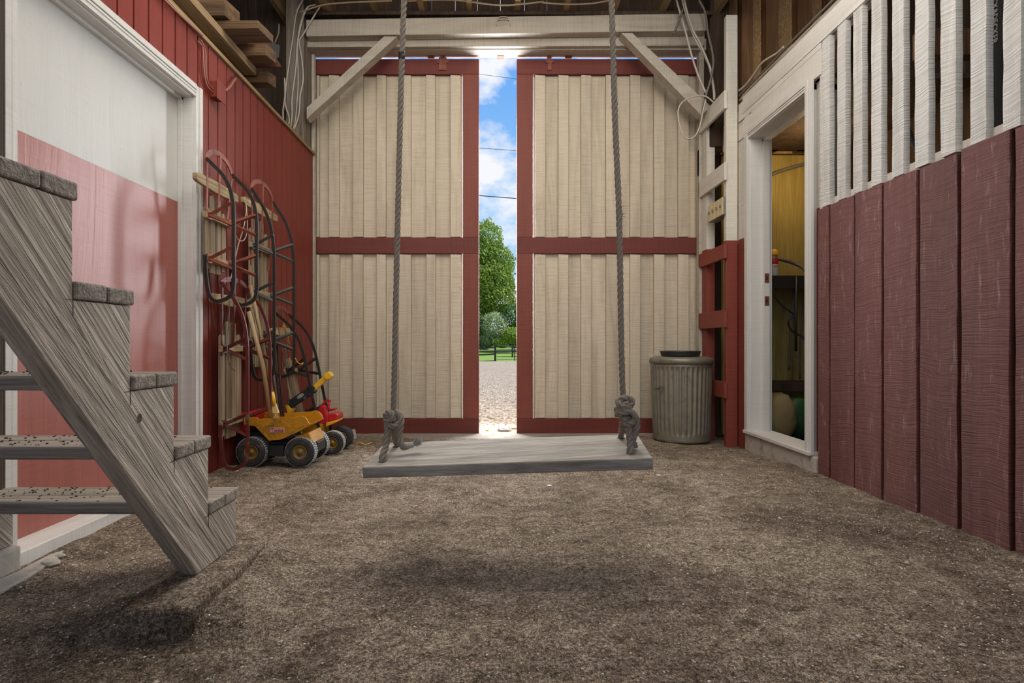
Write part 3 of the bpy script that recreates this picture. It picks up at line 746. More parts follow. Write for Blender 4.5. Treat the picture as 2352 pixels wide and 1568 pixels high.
# right rope
hR1 = seat(.935, .20); hR2 = seat(.93, .82); Y = 1.62
mb = MB(); twisted(mb, [at(1440, 935, Y), at(1431, 905, Y), at(1427, 780, Y), at(1422, 500, Y), at(1412, 250, Y), at(1405, 0, Y), at(1400, -150, Y), Vector((.31, 1.66, 3.5))], R*.98, smooth=10)
mb.build('rope', 'rope', sw, smooth=True)
mb = MB(); twisted(mb, [hR1-Nn*.03, hR1+Nn*.01, at(1447, 1005, 1.60), at(1441, 975, 1.60), at(1432, 958, 1.60), at(1424, 945, 1.60), at(1430, 932, 1.59), at(1442, 930, 1.59)], R*1.2, smooth=6)
twisted(mb, [hR2-Nn*.03, hR2+Nn*.01, at(1428, 985, 1.70), at(1430, 965, 1.66), at(1436, 950, 1.63)], R, smooth=6)
twisted(mb, [at(1420, 922, 1.60), at(1430, 914, 1.60), at(1447, 915, 1.60), at(1452, 926, 1.60), at(1440, 935, 1.59), at(1424, 930, 1.59), at(1419, 920, 1.60), at(1428, 914, 1.61)], R*1.05, smooth=6)
twisted(mb, [at(1420, 955, 1.60), at(1418, 940, 1.60), at(1428, 936, 1.595), at(1445, 942, 1.59), at(1458, 955, 1.59), at(1463, 972, 1.60), at(1460, 992, 1.60), at(1453, 1010, 1.60), at(1455, 1022, 1.61), at(1462, 1020, 1.62)], R*1.1, smooth=6)
loop(mb, at(1436, 952, 1.60), .018, .4, 1.4, R*1.05, h=.012)
loop(mb, at(1443, 968, 1.60), .015, -.4, 1.2, R*1.05, h=.010)
mb.build('knot', 'rope', sw, smooth=True)
mb = MB(); c = at(1424, 488, 1.62)
for k in range(40):
    d = Vector((rng.uniform(-1, 1), rng.uniform(-1, 1), rng.uniform(-.8, .8))).normalized()*rng.uniform(.008, .016)
    z = Vector((0, 0, rng.uniform(-.02, .02))); mb.tube([c+z, c+z+d], [.0016, .0005], 4)
mb.build('frayed_splice', 'rope', sw)

# ================================================================== SLEDS
def sled(label, loc, L, W, Hh, deckz, ndeck, bear, m_run, m_strut, lean=0, yaw=0, bump='rust', tip=.1, deck_w=None, cross=.84, loopend=True):
    t = thing('runner_sled', label, 'sled', loc, 'old runner sleds leaning on the red wall', rot=(0, lean, yaw))
    b = lambda mb, n, m, par=None, bev=.0015: mb.build(n, m, par or t, bev, local=True)
    dw = deck_w or W*.86; sw_ = dw/ndeck
    for k in range(ndeck):
        ya = -dw/2+k*sw_+.005; yb = ya+sw_-.010
        mid = abs(k-(ndeck-1)/2); top = deckz[1]-(.05 if mid > .9 else 0)-(.02*mid); bot = deckz[0]+.02*mid
        P = [(ya, bot), (yb, bot), (yb, top-.012), ((ya+yb)/2, top), (ya, top-.012)]
        b(MB().prism(P, 'X', -.011, .0), 'deck_slat', 'sled_wood')
    for s in (-1, 1):
        y = s*W/2; P = []
        if loopend: P += [(.012, y, .22), (.02, y, .10), (.035, y, .02), (Hh*.45, y, -.012), (Hh*.85, y, .01), (Hh, y, .07)]
        else: P += [(Hh, y, 0), (Hh, y, .07)]
        P += [(Hh, y, L*.3), (Hh, y, L*.6), (Hh*.97, y, L*.70), (Hh*.86, y, L*.80), (Hh*.62, y, L*.89), (Hh*.33, y, L*.955), (.02, y, L)]
        b(MB().strip(smooth_path(P, 5), (0, 1, 0), .010, .017), 'runner', m_run, None, 0)
        for z in bear:
            mb = MB(); mb.bar((.02, y*.80, z), (Hh-.004, y, z+.055), .014, .016, (1, 0, 0)); mb.bar((.02, y*.80, z), (Hh-.004, y, z-.055), .014, .016, (1, 0, 0))
            mb.box(.014, .024, y*.80-.02, y*.80+.02, z-.022, z+.022)
            b(mb, 'strut', m_strut, None, 0)
        mb = MB().bar((.022, y*.97, L-.01), (.006, y*.78, L*.60), .015, .005, (1, 0, 0)); b(mb, 'side_rod', bump, None, 0)
    for z in bear:
        b(MB().box(.0, .022, -W/2+.005, W/2-.005, z-.016, z+.016), 'bearer', 'sled_woodY')
    P = []
    for k in range(17):
        a = math.pi*k/16; P.append((.018, -W/2*math.cos(a), L-.01+tip*math.sin(a)))
    mb = MB().strip(P, (1, 0, 0), .006, .026); b(mb, 'bumper', bump, None, 0)
    b(MB().bar((.024, 0, L+tip-.015), (.010, 0, L*.66), .015, .005, (1, 0, 0)), 'centre_rod', bump, None, 0)
    z = L*cross; e = W/2+.085
    P = [(-e, z-.014), (-e+.02, z-.022), (-.04, z-.032), (.04, z-.032), (e-.02, z-.022), (e, z-.014), (e, z+.014), (e-.02, z+.022), (.04, z+.028), (-.04, z+.028), (-e+.02, z+.022), (-e, z+.014)]
    b(MB().prism(P, 'X', -.004, .017), 'steering_bar', 'sled_woodY')
    return t
sled('runner sled with black runners and red struts, leftmost and hung highest beside the door casing', (-1.455, 2.865, .925), .70, .265, .155,
     (.13, .555), 4, (.205, .425), 'iron', 'rust', tip=.075)
sled('tall runner sled with black runners and grey steel struts, second from the door casing', (-1.455, 3.395, .50), 1.12, .316, .155,
     (.05, .98), 4, (.22, .51, .79), 'iron', 'grey_steel', tip=.085, cross=.92)
sled('maroon runner sled standing on the floor at the left, its runner crossing the dump truck', (-1.455, 3.03, .055), .97, .291, .155,
     (.12, .78), 4, (.22, .62), 'maroon', 'maroon', bump='maroon', tip=.04, cross=.91)
sled('pale-slatted runner sled leaning out at the right end, behind the toy digger arm', (-1.27, 3.68, .03), .89, .235, .15,
     (.02, .66), 5, (.18, .50), 'iron', 'iron', lean=-.20, tip=.05, cross=.86, deck_w=.2)
# cords hanging from the sleds
tag(MB().tube(smooth_path([onx(563, 462, -1.43), onx(566, 480, -1.42), onx(560, 520, -1.40), onx(548, 560, -1.40), onx(541, 590, -1.41), onx(530, 640, -1.42)], 6), .0025, 6).build('tow_cord', 'cable'),
    'thin pale tow cord hanging from the steering bar of the leftmost sled', 'cord')
tag(MB().tube(smooth_path([onx(565, 466, -1.43), onx(568, 500, -1.42), onx(567, 535, -1.42), onx(559, 552, -1.41), onx(548, 551, -1.41), onx(541, 540, -1.41)], 6), .0025, 6).build('tow_cord', 'cable'),
    'looped pale tow cord hanging between the two upper sleds', 'cord')
tag(MB().tube(smooth_path([onx(528, 690, -1.42), onx(524, 760, -1.42), onx(522, 800, -1.40), onx(527, 835, -1.40), onx(536, 848, -1.40), onx(540, 852, -1.40)], 6), .003, 6).build('tow_cord', 'cable_dk'),
    'grey cord hanging straight down at the left of the maroon sled', 'cord')
tag(MB().tube(smooth_path([onx(651, 742, -1.36), onx(656, 752, -1.35), onx(650, 748, -1.33), onx(660, 768, -1.35), onx(664, 790, -1.35)], 6), .003, 6).build('yellow_cord', 'yrope'),
    'short bright yellow cord knotted on the pale-slatted sled', 'cord')
tag(MB().tube(smooth_path([onx(678, 822, -1.25), onx(684, 832, -1.24), onx(692, 836, -1.23), onx(696, 833, -1.23)], 6), .003, 6).build('yellow_cord', 'yrope'),
    'yellow cord tied round a strut of the pale-slatted sled', 'cord')

# ================================================================== TOY TRUCKS
def wheel(root, x, y, z, r=.083, w=.062, face=-1, dusty=True):
    wh = MB(); k = face
    prof = [(r*.50, -w/2), (r*.62, -w/2-.004), (r*.88, -w/2-.003), (r*.99, -w/2+.006), (r, -w/2+.016), (r, w/2-.016), (r*.99, w/2-.006), (r*.88, w/2+.003), (r*.5, w/2)]
    wh.lathe(prof, 40, (x, y, z), 'Y', rib=lambda q, a: (.0022 if int(a*40/6.283) % 2 and 3 <= q <= 5 else 0))
    o = wh.build('wheel', 'tire', root, smooth=False)
    if dusty:
        tr_ = MB(); 
        for j in range(40):
            a = 2*math.pi*j/40
            for s in (-1, 1):
                c = Vector((x+math.cos(a+.04*s)*r*1.012, y+s*w*.24, z+math.sin(a+.04*s)*r*1.012))
                t = Vector((-math.sin(a), 0, math.cos(a)))
                tr_.bar(c-t*.0042, c+t*.0042, w*.42, .003, (math.cos(a), 0, math.sin(a)))
        tr_.build('tyre_tread', 'tread_dust', o)
    hb = MB(); hb.lathe([(0, -w/2-.001), (r*.16, -w/2-.001), (r*.18, -w/2+.006), (r*.34, -w/2+.008), (r*.40, -w/2+.002), (r*.46, -w/2-.001), (r*.52, -w/2+.002), (r*.52, w/2)], 28, (x, y, z), 'Y')
    hb.build('hub', 'hub', o, smooth=True)
    return o
TZ = .005
t1 = thing('toy_dump_truck', 'large yellow metal toy dump truck with red cab, holding broom and sticks', 'toy truck', (-1.24, 3.22, TZ))
for x in (-1.378, -1.102):
    for yy in (3.13, 3.36): wheel(t1, x, yy, TZ+.083)
pz = lambda py, Y=3.10: H+(CY-py)/F*Y
X1 = lambda px, Y=3.10: (px-CX)/F*Y
prof = [(560, 958), (590, 958.5), (594, 962.5), (683, 957), (690, 954.5), (701, 957.5), (712, 975), (688, 990), (646, 1009), (618, 1012), (586, 979), (560, 975)]
near = [(X1(a), pz(b)) for a, b in prof]
mb = MB(); mb.prism(near, 'Y', 3.10, 3.108); mb.build('bed_side', 'yellow', t1, .0015)
mb = MB(); mb.prism(near, 'Y', 3.345, 3.353); mb.build('bed_side', 'yellow', t1, .0015)
mb = MB()
fl = [(560, 975), (586, 979), (618, 1012), (646, 1009), (688, 990), (712, 975)]
pts = [(X1(a), pz(b)) for a, b in fl]
for (a, b) in zip(pts, pts[1:]): mb.add([(a[0], 3.108, a[1]), (b[0], 3.108, b[1]), (b[0], 3.345, b[1]), (a[0], 3.345, a[1]), (a[0], 3.108, a[1]+.004), (b[0], 3.108, b[1]+.004), (b[0], 3.345, b[1]+.004), (a[0], 3.345, a[1]+.004)],
        [(0, 1, 2, 3), (7, 6, 5, 4), (0, 4, 5, 1), (1, 5, 6, 2), (2, 6, 7, 3), (3, 7, 4, 0)])
mb.box(X1(560), X1(562), 3.108, 3.345, pz(975), pz(957)); mb.build('bed_floor', 'yellow', t1)
mb = MB()   # pressed panel outlines on the bed side
for seg in ([(602, 980), (620, 976), (612, 990), (625, 1002)], [(636, 978), (654, 972), (656, 980), (668, 980)], [(672, 970), (678, 983), (700, 976)]):
    q = [Vector((X1(a), 3.0988, pz(b))) for a, b in seg]
    for a, b in zip(q, q[1:]): mb.bar(a, b, .003, .002, (0, 1, 0))
mb.build('pressed_ridge', 'yellow', t1)
lb = MB().box(X1(620.5), X1(653), 3.0975, 3.0995, pz(993), pz(982)).build('maker_label', 'label', t1)
mb = MB(); a, b, c, d = X1(621.5), X1(652), pz(992.3), pz(982.7)
for r_ in ((a, b, d-.0015, d), (a, b, c, c+.0015), (a, a+.0015, c, d), (b-.0015, b, c, d)): mb.box(r_[0], r_[1], 3.0968, 3.0976, r_[2], r_[3])
mb.build('label_border', 'label_ink', lb)
def text(body, size, loc, rot, mat, parent, name='lettering', bold=.0):
    cu = bpy.data.curves.new(name, 'FONT'); cu.body = body; cu.size = size; cu.align_x = 'CENTER'; cu.align_y = 'CENTER'; cu.extrude = .0004; cu.offset = bold
    o = bpy.data.objects.new(name, cu); C.objects.link(o); dg = bpy.context.evaluated_depsgraph_get()
    me = bpy.data.meshes.new_from_object(o.evaluated_get(dg)); bpy.data.objects.remove(o)
    ob = bpy.data.objects.new(name, me); C.objects.link(ob); me.materials.clear(); me.materials.append(M[mat])
    ob.parent = parent; w = world_of(parent); ob.location = Vector(loc)-w; ob.rotation_euler = rot; return ob
text('Tonka', .028, (X1(636.8), 3.0966, pz(987.6)), (math.pi/2, 0, 0), 'label_ink', lb, bold=.0009)
mb = MB(); mb.box(-1.45, -1.02, 3.17, 3.31, TZ+.07, TZ+.13); mb.box(-1.285, -1.20, 3.12, 3.36, TZ+.055, TZ+.12); mb.build('chassis', 'black', t1, .006)
mb = MB(); mb.prism([(-1.12, TZ+.11), (-1.03, TZ+.11), (-1.06, TZ+.19), (-1.14, TZ+.17)], 'Y', 3.13, 3.34); mb.build('rear_fender', 'yellow', t1, .004)
mb = MB(); mb.prism([(-1.50, TZ+.10), (-1.30, TZ+.12), (-1.33, TZ+.185), (-1.47, TZ+.185)], 'Y', 3.17, 3.36); mb.build('front_fender', 'black', t1, .006)
mb = MB(); mb.prism([(-1.50, TZ+.19), (-1.42, TZ+.19), (-1.40, TZ+.285), (-1.43, TZ+.300), (-1.48, TZ+.295)], 'Y', 3.15, 3.42); mb.build('cab', 'toy_red', t1, .008)
MB().box(-1.44, -1.30, 3.354, 3.366, TZ+.20, TZ+.300).build('cab_canopy', 'toy_red', t1, .004)

t2 = thing('toy_crane_truck', 'yellow and red toy truck with raised black and yellow digger arm, behind the dump truck', 'toy truck', (-1.14, 3.74, -.02))
for x, yy in ((-1.06, 3.60), (-1.06, 3.82), (-1.30, 3.60), (-1.30, 3.82), (-1.165, 3.60)): wheel(t2, x, yy, .055, .075, .055, dusty=yy < 3.7)
p = lambda px, py, Y=3.62: at(px, py, Y)
mb = MB(); mb.box(p(668, 0).x, p(738, 0).x, 3.62, 3.83, .10, .17); mb.build('chassis', 'yellow', t2, .006)
q = [(653, 962), (736, 962), (743, 955), (740, 948), (722, 944), (653, 948)]
mb = MB(); mb.prism([(p(a, b).x, p(a, b).z) for a, b in q], 'Y', 3.60, 3.61); mb.build('side_panel', 'yellow', t2, .002)
q = [(730, 972), (733, 940), (740, 928), (748, 930), (757, 955), (757, 972)]
mb = MB(); mb.prism([(p(a, b, 3.7).x, p(a, b, 3.7).z) for a, b in q], 'Y', 3.66, 3.71); mb.build('seat_back', 'toy_red', t2, .006)
q = [(757, 963), (758, 948), (778, 946), (782, 950), (782, 960), (775, 965)]
mb = MB(); mb.prism([(p(a, b, 3.75).x, p(a, b, 3.75).z) for a, b in q], 'Y', 3.68, 3.82); mb.build('cab', 'toy_red', t2, .006)
mb = MB(); mb.prism([(p(a, b, 3.72).x, p(a, b, 3.72).z) for a, b in ((757, 976), (780, 966), (780, 962), (757, 967))], 'Y', 3.64, 3.80); mb.build('front_plate', 'toy_yellow', t2, .003)
mb = MB(); mb.tube(smooth_path([p(743, 928, 3.7), p(747, 922, 3.7), p(754, 919, 3.7), p(760, 921, 3.7)], 4), .008, 10); mb.tube([p(757, 922, 3.7), p(754, 935, 3.7), p(757, 942, 3.7)], .009, 10)
mb.tube([p(756, 942, 3.7), p(766, 940, 3.7), p(774, 936, 3.7)], .008, 10); mb.build('control_handle', 'toy_red', t2, smooth=True)
arm = lambda a, b, Y=3.60: at(a, b, Y)
mb = MB(); mb.bar(arm(668, 928), arm(723, 891), .055, .052, (0, 0, 1)); mb.build('arm_sleeve', 'black', t2, .006)
mb = MB(); mb.bar(arm(715, 884), arm(722, 894), .064, .03, (1, 0, 0)); mb.tube([arm(700, 914, 3.565), arm(700, 914, 3.63)], .012, 12); mb.tube([arm(712, 905, 3.565), arm(712, 905, 3.63)], .010, 12); mb.tube([arm(708, 887, 3.565), arm(708, 887, 3.63)], .010, 12); mb.tube([arm(662, 925, 3.565), arm(662, 925, 3.63)], .010, 12)
mb.build('sleeve_bosses', 'black', t2, .002)
mb = MB(); mb.bar(arm(720, 893), arm(750, 866), .03, .035, (0, 0, 1)); mb.build('arm_beam', 'toy_yellow', t2, .004)
mb = MB(); c = arm(752, 863, 3.57); mb.lathe([(0, 0), (.024, 0), (.027, .006), (.027, .05), (.024, .056), (0, .056)], 8, c, 'Y'); mb.build('arm_tip', 'toy_yellow', t2, .002)
mb = MB(); q = [(659, 930), (664, 926), (670, 936), (676, 938), (674, 946), (664, 947)]
mb.prism([(p(a, b, 3.6).x, p(a, b, 3.6).z) for a, b in q], 'Y', 3.57, 3.63); mb.build('arm_bracket', 'toy_yellow', t2, .003)
c = arm(690, 909, 3.572); mb = MB(); ax = (arm(723, 891)-arm(668, 928)).normalized(); up = Vector((-ax.z, 0, ax.x))
mb.add([c+ax*.026*math.cos(k*.3927)+up*.012*math.sin(k*.3927) for k in range(16)], [tuple(range(16))]); mb.build('oval_badge', plain('badge_grey', (.30, .30, .28), .5), t2)

# broom, sticks and poles standing in the truck bed
br = thing('toy_broom', 'wooden-handled toy broom, yellow socket and bristles down in the truck bed', 'broom', tuple(at(628, 955, 3.20)))
MB().tube([at(626, 910, 3.2), at(604, 790, 3.20), onx(575, 655, -1.40)], .0105, 12).build('handle', 'handle', br, smooth=True)
MB().tube([at(624, 900, 3.2), at(628, 918, 3.2), at(630, 932, 3.2)], [.014, .013, .012], 12).build('socket', 'toy_yellow', br, smooth=True)
mb = MB(); a = at(630, 925, 3.2); b = at(632, 948, 3.2)
mb.add([a+Vector((-.008, -.008, 0)), a+Vector((.008, -.008, 0)), a+Vector((.008, .008, 0)), a+Vector((-.008, .008, 0)), b+Vector((-.022, -.01, 0)), b+Vector((.022, -.01, 0)), b+Vector((.022, .01, 0)), b+Vector((-.022, .01, 0))],
       [(0, 1, 2, 3), (7, 6, 5, 4), (0, 4, 5, 1), (1, 5, 6, 2), (2, 6, 7, 3), (3, 7, 4, 0)]); mb.build('broom_head', 'bristle', br)
mb = MB(); rng = random.Random(9)
for k in range(60):
    u = rng.uniform(-1, 1); v = rng.uniform(-1, 1)
    mb.tube([b+Vector((u*.02, v*.009, .002)), b+Vector((u*.026+rng.uniform(-.003, .003), v*.012, -.035-rng.uniform(0, .01)))], [.0012, .0008], 4)
o = mb.build('bristles', 'bristle', br); o['kind'] = 'stuff'
tag(MB().tube([at(622, 958, 3.18), at(604, 840, 3.16), onx(571, 715, -1.39)], .0125, 12).build('wooden_stick', 'handle', smooth=True), 'thick pale wooden stick in the truck bed, left of the broom', 'stick')
tag(MB().tube([at(632, 948, 3.26), at(605, 830, 3.26), onx(576, 708, -1.44)], .0095, 12).build('wooden_stick', 'sled_wood', smooth=True), 'darker brown stick standing behind the broom handle', 'stick')
for k, (a, b, r, m_, lb) in enumerate((((655, 948), (607, 760), .006, 'iron', 'thin black pole in the truck bed, leftmost of the four poles'),
        ((661, 948), (618, 780), .005, 'cable_dk', 'thin grey pole in the truck bed, second of the four poles'),
        ((666, 947), (630, 810), .005, 'iron', 'thin black pole in the truck bed, third of the four poles'),
        ((671, 947), (636, 790), .006, 'iron', 'thin black pole in the truck bed, rightmost of the four poles'))):
    q1 = onx(b[0], b[1], -1.42)
    tag(MB().tube([at(a[0]-20, a[1]+8, 3.27), q1], r, 8).build('thin_pole', m_, smooth=True), lb, 'pole')
Y = 4.0; c = at(780, 1008, Y)
q = [(758, 1003), (802, 989), (806, 1012), (757, 1026)]
mb = MB(); mb.add([at(a, b, Y) for a, b in q]+[at(a, b, Y)+Vector((.02, .10, .0)) for a, b in q], [(0, 1, 2, 3), (7, 6, 5, 4), (0, 4, 5, 1), (1, 5, 6, 2), (2, 6, 7, 3), (3, 7, 4, 0)])
tag(mb.build('concrete_chunk', 'concrete', bevel=.004), 'pale flat block on the floor right of the toy trucks', 'block')
c = at(835, 1010, 4.02)
tag(MB().tube(smooth_path([(c.x-.06, 4.02, ground(c.x, 4.02)+.006), (c.x-.02, 4.0, ground(c.x, 4)+.016), (c.x+.02, 4.0, ground(c.x, 4)+.005), (c.x+.06, 4.03, ground(c.x, 4)+.014)], 5), .004, 6).build('orange_cord', 'yrope'),
    'short yellowish cord lying on the floor near the left sliding door', 'cord')

# ================================================================== RIGHT CORNER FRAME
fr = thing('rail_partition', 'white over red timber partition of posts and rails in the right corner', 'frame', (1.76, 4.3, 0))
MB().box(1.722, 1.806, 4.075, 4.118, -.08, 3.145).build('tall_post', 'frame2', fr, .003)
MB().box(1.722, 1.79, 4.455, 4.555, -.1, 2.56).build('post', 'frame2', fr, .003)
for (a, b) in ((2.445, 2.58), (1.915, 2.047), (1.335, 1.445), (.825, .955), (.30, .42)):
    MB().box(1.700, 1.722, 4.06, 4.575, a, b).build('rail', 'frameY', fr, .003)
MB().box(1.70, 1.722, 4.565, 4.60, 2.1, 2.32).build('block', 'frameY', fr, .003)
for (a, b, x) in ((4.115, 4.20, 1.86), (4.215, 4.345, 1.865)):
    MB().box(x, x+.02, a, b, -.1, 2.46).build('back_board', 'frame2', fr, .002)
MB().box(1.85, 1.87, 4.118, 4.45, 2.25, 2.46).build('back_board', 'frameY', fr, .002)
MB().box(1.862, 1.882, 4.355, 4.45, 1.47, 2.25).build('back_board', 'frame2', fr, .002)
sb = thing('switch_box', 'grey electrical box with cream switch plates on the corner frame', 'switch box', (1.73, 4.2, 1.66))
MB().box(1.705, 1.775, 4.085, 4.375, 1.665, 1.80).build('box', 'box_grey', sb, .003)
for k in range(4):
    a = 4.088+k*.072; pl = MB().box(1.699, 1.705, a, a+.069, 1.668, 1.797).build('switch_plate', 'cream', sb, .002)
    MB().box(1.688, 1.70, a+.029, a+.039, 1.725, 1.745).build('toggle', 'cable_dk', pl, .001)
tag(MB().box(1.8005, 1.8055, 3.932, 3.958, 1.47, 1.69).build('wooden_ruler', 'cream'), 'short yellow ruler strip fixed beside the right doorway', 'ruler')

# studs and panels in the upper right
su = thing('wall_stud_panel', None, None, (2.4, 4.6, 2.5), kind='structure')
MB().box(1.9, 3.38, 4.612, 4.632, 2.3, 4.3).build('panel', 'osb', su)
for a, b in ((1672, 1692), (1707, 1732), (1763, 1791), (1836, 1868), (1905, 1935)):
    MB().box((a-CX)/F*4.5, (b-CX)/F*4.5, 4.52, 4.61, 2.3, 4.3).build('stud', 'stud', su, .002)

# ================================================================== GARBAGE CAN
gc = thing('garbage_can', 'ribbed galvanised metal garbage can standing in the right corner', 'garbage can', (1.475, 4.34, -.05))
cx, cy, cz = 1.475, 4.34, -.05
prof = []
pts = [(.208, .0), (.214, .006), (.212, .02), (.214, .035), (.213, .06)]+[(.213+.016*k/14, .07+.50*k/14) for k in range(15)]+[(.232, .575), (.236, .585), (.232, .595), (.233, .62)]
rib = lambda q, a: (.0045*math.cos(a*36) if 5 <= q <= 19 else 0)
mb = MB().lathe([(0, .004)]+pts+[(.226, .62), (.222, .58)], 216, (cx, cy, cz), 'Z', rib=lambda q, a: rib(q-1, a)); mb.build('body', 'galv', gc, smooth=True)
mb = MB().lathe([(0, .655), (.20, .652), (.238, .640), (.243, .630), (.243, .598), (.240, .598)], 64, (cx, cy, cz), 'Z'); mb.build('lid', 'galv', gc, smooth=True)
tag(MB().lathe([(0, 0), (.140, 0), (.146, .006), (.152, .032), (.156, .034), (.156, .04), (.148, .04), (.14, .012), (0, .012)], 64, (1.465, 4.33, .606), 'Z').build('black_tray', 'blackp', smooth=True),
    'round black plastic tray lying on top of the garbage can', 'tray')
hw = MB(); a = Vector((cx-.20, cy-.135, cz+.41))
hw.tube([a+Vector((.01, 0, 0)), a+Vector((-.05, -.04, -.004)), a+Vector((-.055, -.02, -.002)), a+Vector((.0, .03, .002))], .0035, 6); hw.box(a.x-.012, a.x+.006, a.y-.02, a.y+.01, a.z-.02, a.z+.02)
hw.build('side_handle', 'grey_steel', gc)
hw = MB(); hw.tube(smooth_path([(cx-.235, cy-.05, cz+.60), (cx-.25, cy-.06, cz+.57), (cx-.245, cy-.07, cz+.50), (cx-.235, cy-.08, cz+.30), (cx-.228, cy-.08, cz+.06)], 5), .003, 6); hw.build('wire', 'grey_steel', gc)

# ================================================================== STOREROOM
struct(MB().box(1.9, 3.38, 4.56, 4.60, -.05, 2.27).build('wall_storeroom', 'gold_wall'))
struct(MB().box(2.95, 2.98, 1.0, 4.56, -.05, 4.0).build('wall_storeroom_side', 'dark'))
sh = thing('shelf', 'dark steel shelf on the yellow storeroom wall', 'shelf', (2.3, 4.4, 1.15))
MB().box(1.96, 2.9, 4.24, 4.55, 1.215, 1.23).build('shelf_board', 'iron', sh)
MB().box(1.96, 2.9, 4.24, 4.25, 1.13, 1.215).build('shelf_lip', 'iron', sh)
sp = thing('spray_bottle', 'white bottle with yellow cap and red label on the storeroom shelf', 'bottle', (2.215, 4.36, 1.231))
MB().lathe([(0, 0), (.030, 0), (.034, .006), (.034, .12), (.028, .15), (.018, .165), (.018, .175)], 24, (2.215, 4.36, 1.231)).build('body', 'bottle', sp, smooth=True)
MB().lathe([(.0, .16), (.032, .165), (.036, .18), (.034, .205), (.022, .22), (0, .222)], 24, (2.215, 4.36, 1.231)).build('cap', 'toy_yellow', sp, smooth=True)
MB().lathe([(.0345, .10), (.0352, .102), (.0352, .15), (.0345, .152)], 24, (2.215, 4.36, 1.231)).build('label_band', 'label_ink', sp, smooth=True)
text('SEVIN', .026, (2.205, 4.3225, 1.231+.082), (math.pi/2, 0, 0), 'label_ink', sp)
tag(MB().tube([at(1764, 639, 4.4), at(1767, 541, 4.4), at(1768, 468, 4.42)], [.012, .012, .007], 10).build('pink_handle', 'pink'), 'pink plastic handle standing at the left edge of the storeroom shelf', 'handle')
hz = [('black_hose', [(1755, 410, 4.5), (1775, 400, 4.5), (1800, 390, 4.5), (1850, 376, 4.5), (1900, 365, 4.5)], .013, 'black hose slanting across the upper yellow storeroom wall'),
      ('black_hose', [(1760, 590, 4.45), (1790, 595, 4.4), (1825, 605, 4.4), (1848, 618, 4.35), (1856, 645, 4.3)], .014, 'thick dark hose curving over the storeroom shelf')]
for n_, pts_, r, lb in hz: tag(MB().tube(smooth_path([at(*q) for q in pts_], 5), r, 10).build(n_, 'cable_dk', smooth=True), lb, 'hose')
tag(MB().tube(smooth_path([at(*q) for q in ((1772, 650, 4.22), (1780, 680, 4.22), (1800, 705, 4.22), (1822, 722, 4.22), (1810, 740, 4.22), (1822, 762, 4.22), (1845, 775, 4.2), (1855, 800, 4.2))], 6), .007, 8).build('power_cord', 'black', smooth=True),
    'wavy black power cord hanging under the storeroom shelf', 'cord')
bc = thing('bungee_cord', 'black bungee cord with hook hanging from the storeroom shelf', 'cord', tuple(at(1827, 830, 4.2)))
MB().tube([at(1829, 635, 4.21), at(1828, 740, 4.2), at(1828, 806, 4.2)], .010, 8).build('cord', 'black', bc, smooth=True)
MB().tube(smooth_path([at(1828, 800, 4.2), at(1828, 815, 4.2), at(1832, 822, 4.2), at(1831, 829, 4.2), at(1826, 830, 4.2), at(1823, 824, 4.2)], 4), .004, 8).build('hook', 'grey_steel', bc, smooth=True)
tag(MB().tube(smooth_path([at(1826, 640, 4.4), at(1818, 720, 4.4), at(1814, 800, 4.4), at(1812, 850, 4.4)], 4), .009, 8).build('hanging_strap', 'cable_dk', smooth=True), 'dim grey strap hanging left of the bungee cord', 'strap')
tag(MB().tube(smooth_path([at(1850, 650, 4.45), at(1842, 740, 4.45), at(1838, 800, 4.45), at(1837, 870, 4.45)], 4), .008, 8).build('hanging_strap', 'cable_dk', smooth=True), 'dim grey strap hanging right of the bungee cord', 'strap')
wbn = thing('work_bench', 'low dark wooden bench at the back of the storeroom', 'bench', (2.4, 4.4, 0))
MB().box(1.98, 2.9, 4.20, 4.54, .34, .40).build('bench_top', 'dark', wbn)
MB().box(2.02, 2.08, 4.22, 4.28, 0, .34).build('leg', 'dark', wbn); MB().box(2.80, 2.86, 4.22, 4.28, 0, .34).build('leg', 'dark', wbn)
MB().box(2.02, 2.08, 4.46, 4.52, 0, .34).build('leg', 'dark', wbn); MB().box(2.80, 2.86, 4.46, 4.52, 0, .34).build('leg', 'dark', wbn)
def sack(c, sx, sy, sz, mat, label, seed):
    mb = MB(); V = []; n = 14; k = 9
    for i in range(k+1):
        ph = math.pi*i/k
        for j in range(n):
            a = 2*math.pi*j/n; ca, sa = math.cos(a), math.sin(a); sp_ = math.sin(ph)**.5
            e = lambda t: math.copysign(abs(t)**.55, t)
            d = Vector((e(ca)*sp_, e(sa)*sp_, -math.cos(ph))); q = 1+.22*noise.noise(d*2.2+Vector((seed*3, 0, 0)))
            V.append(Vector(c)+Vector((d.x*sx*q, d.y*sy*q, (d.z*q+1)*sz)))
    mb.add(V, [(i*n+j, i*n+(j+1) % n, (i+1)*n+(j+1) % n, (i+1)*n+j) for i in range(k) for j in range(n)])
    tag(mb.build('feed_sack', mat, smooth=True), label, 'sack')
sack((2.06, 4.02, 0), .12, .12, .17, 'sack', 'crumpled tan paper sack on the storeroom floor', 1)
sack((2.27, 4.10, 0), .13, .10, .15, 'green', 'dark green bag on the storeroom floor behind the tan sack', 2)
sack((2.42, 3.92, 0), .16, .14, .13, 'black', 'black bag on the storeroom floor near the doorway', 3)
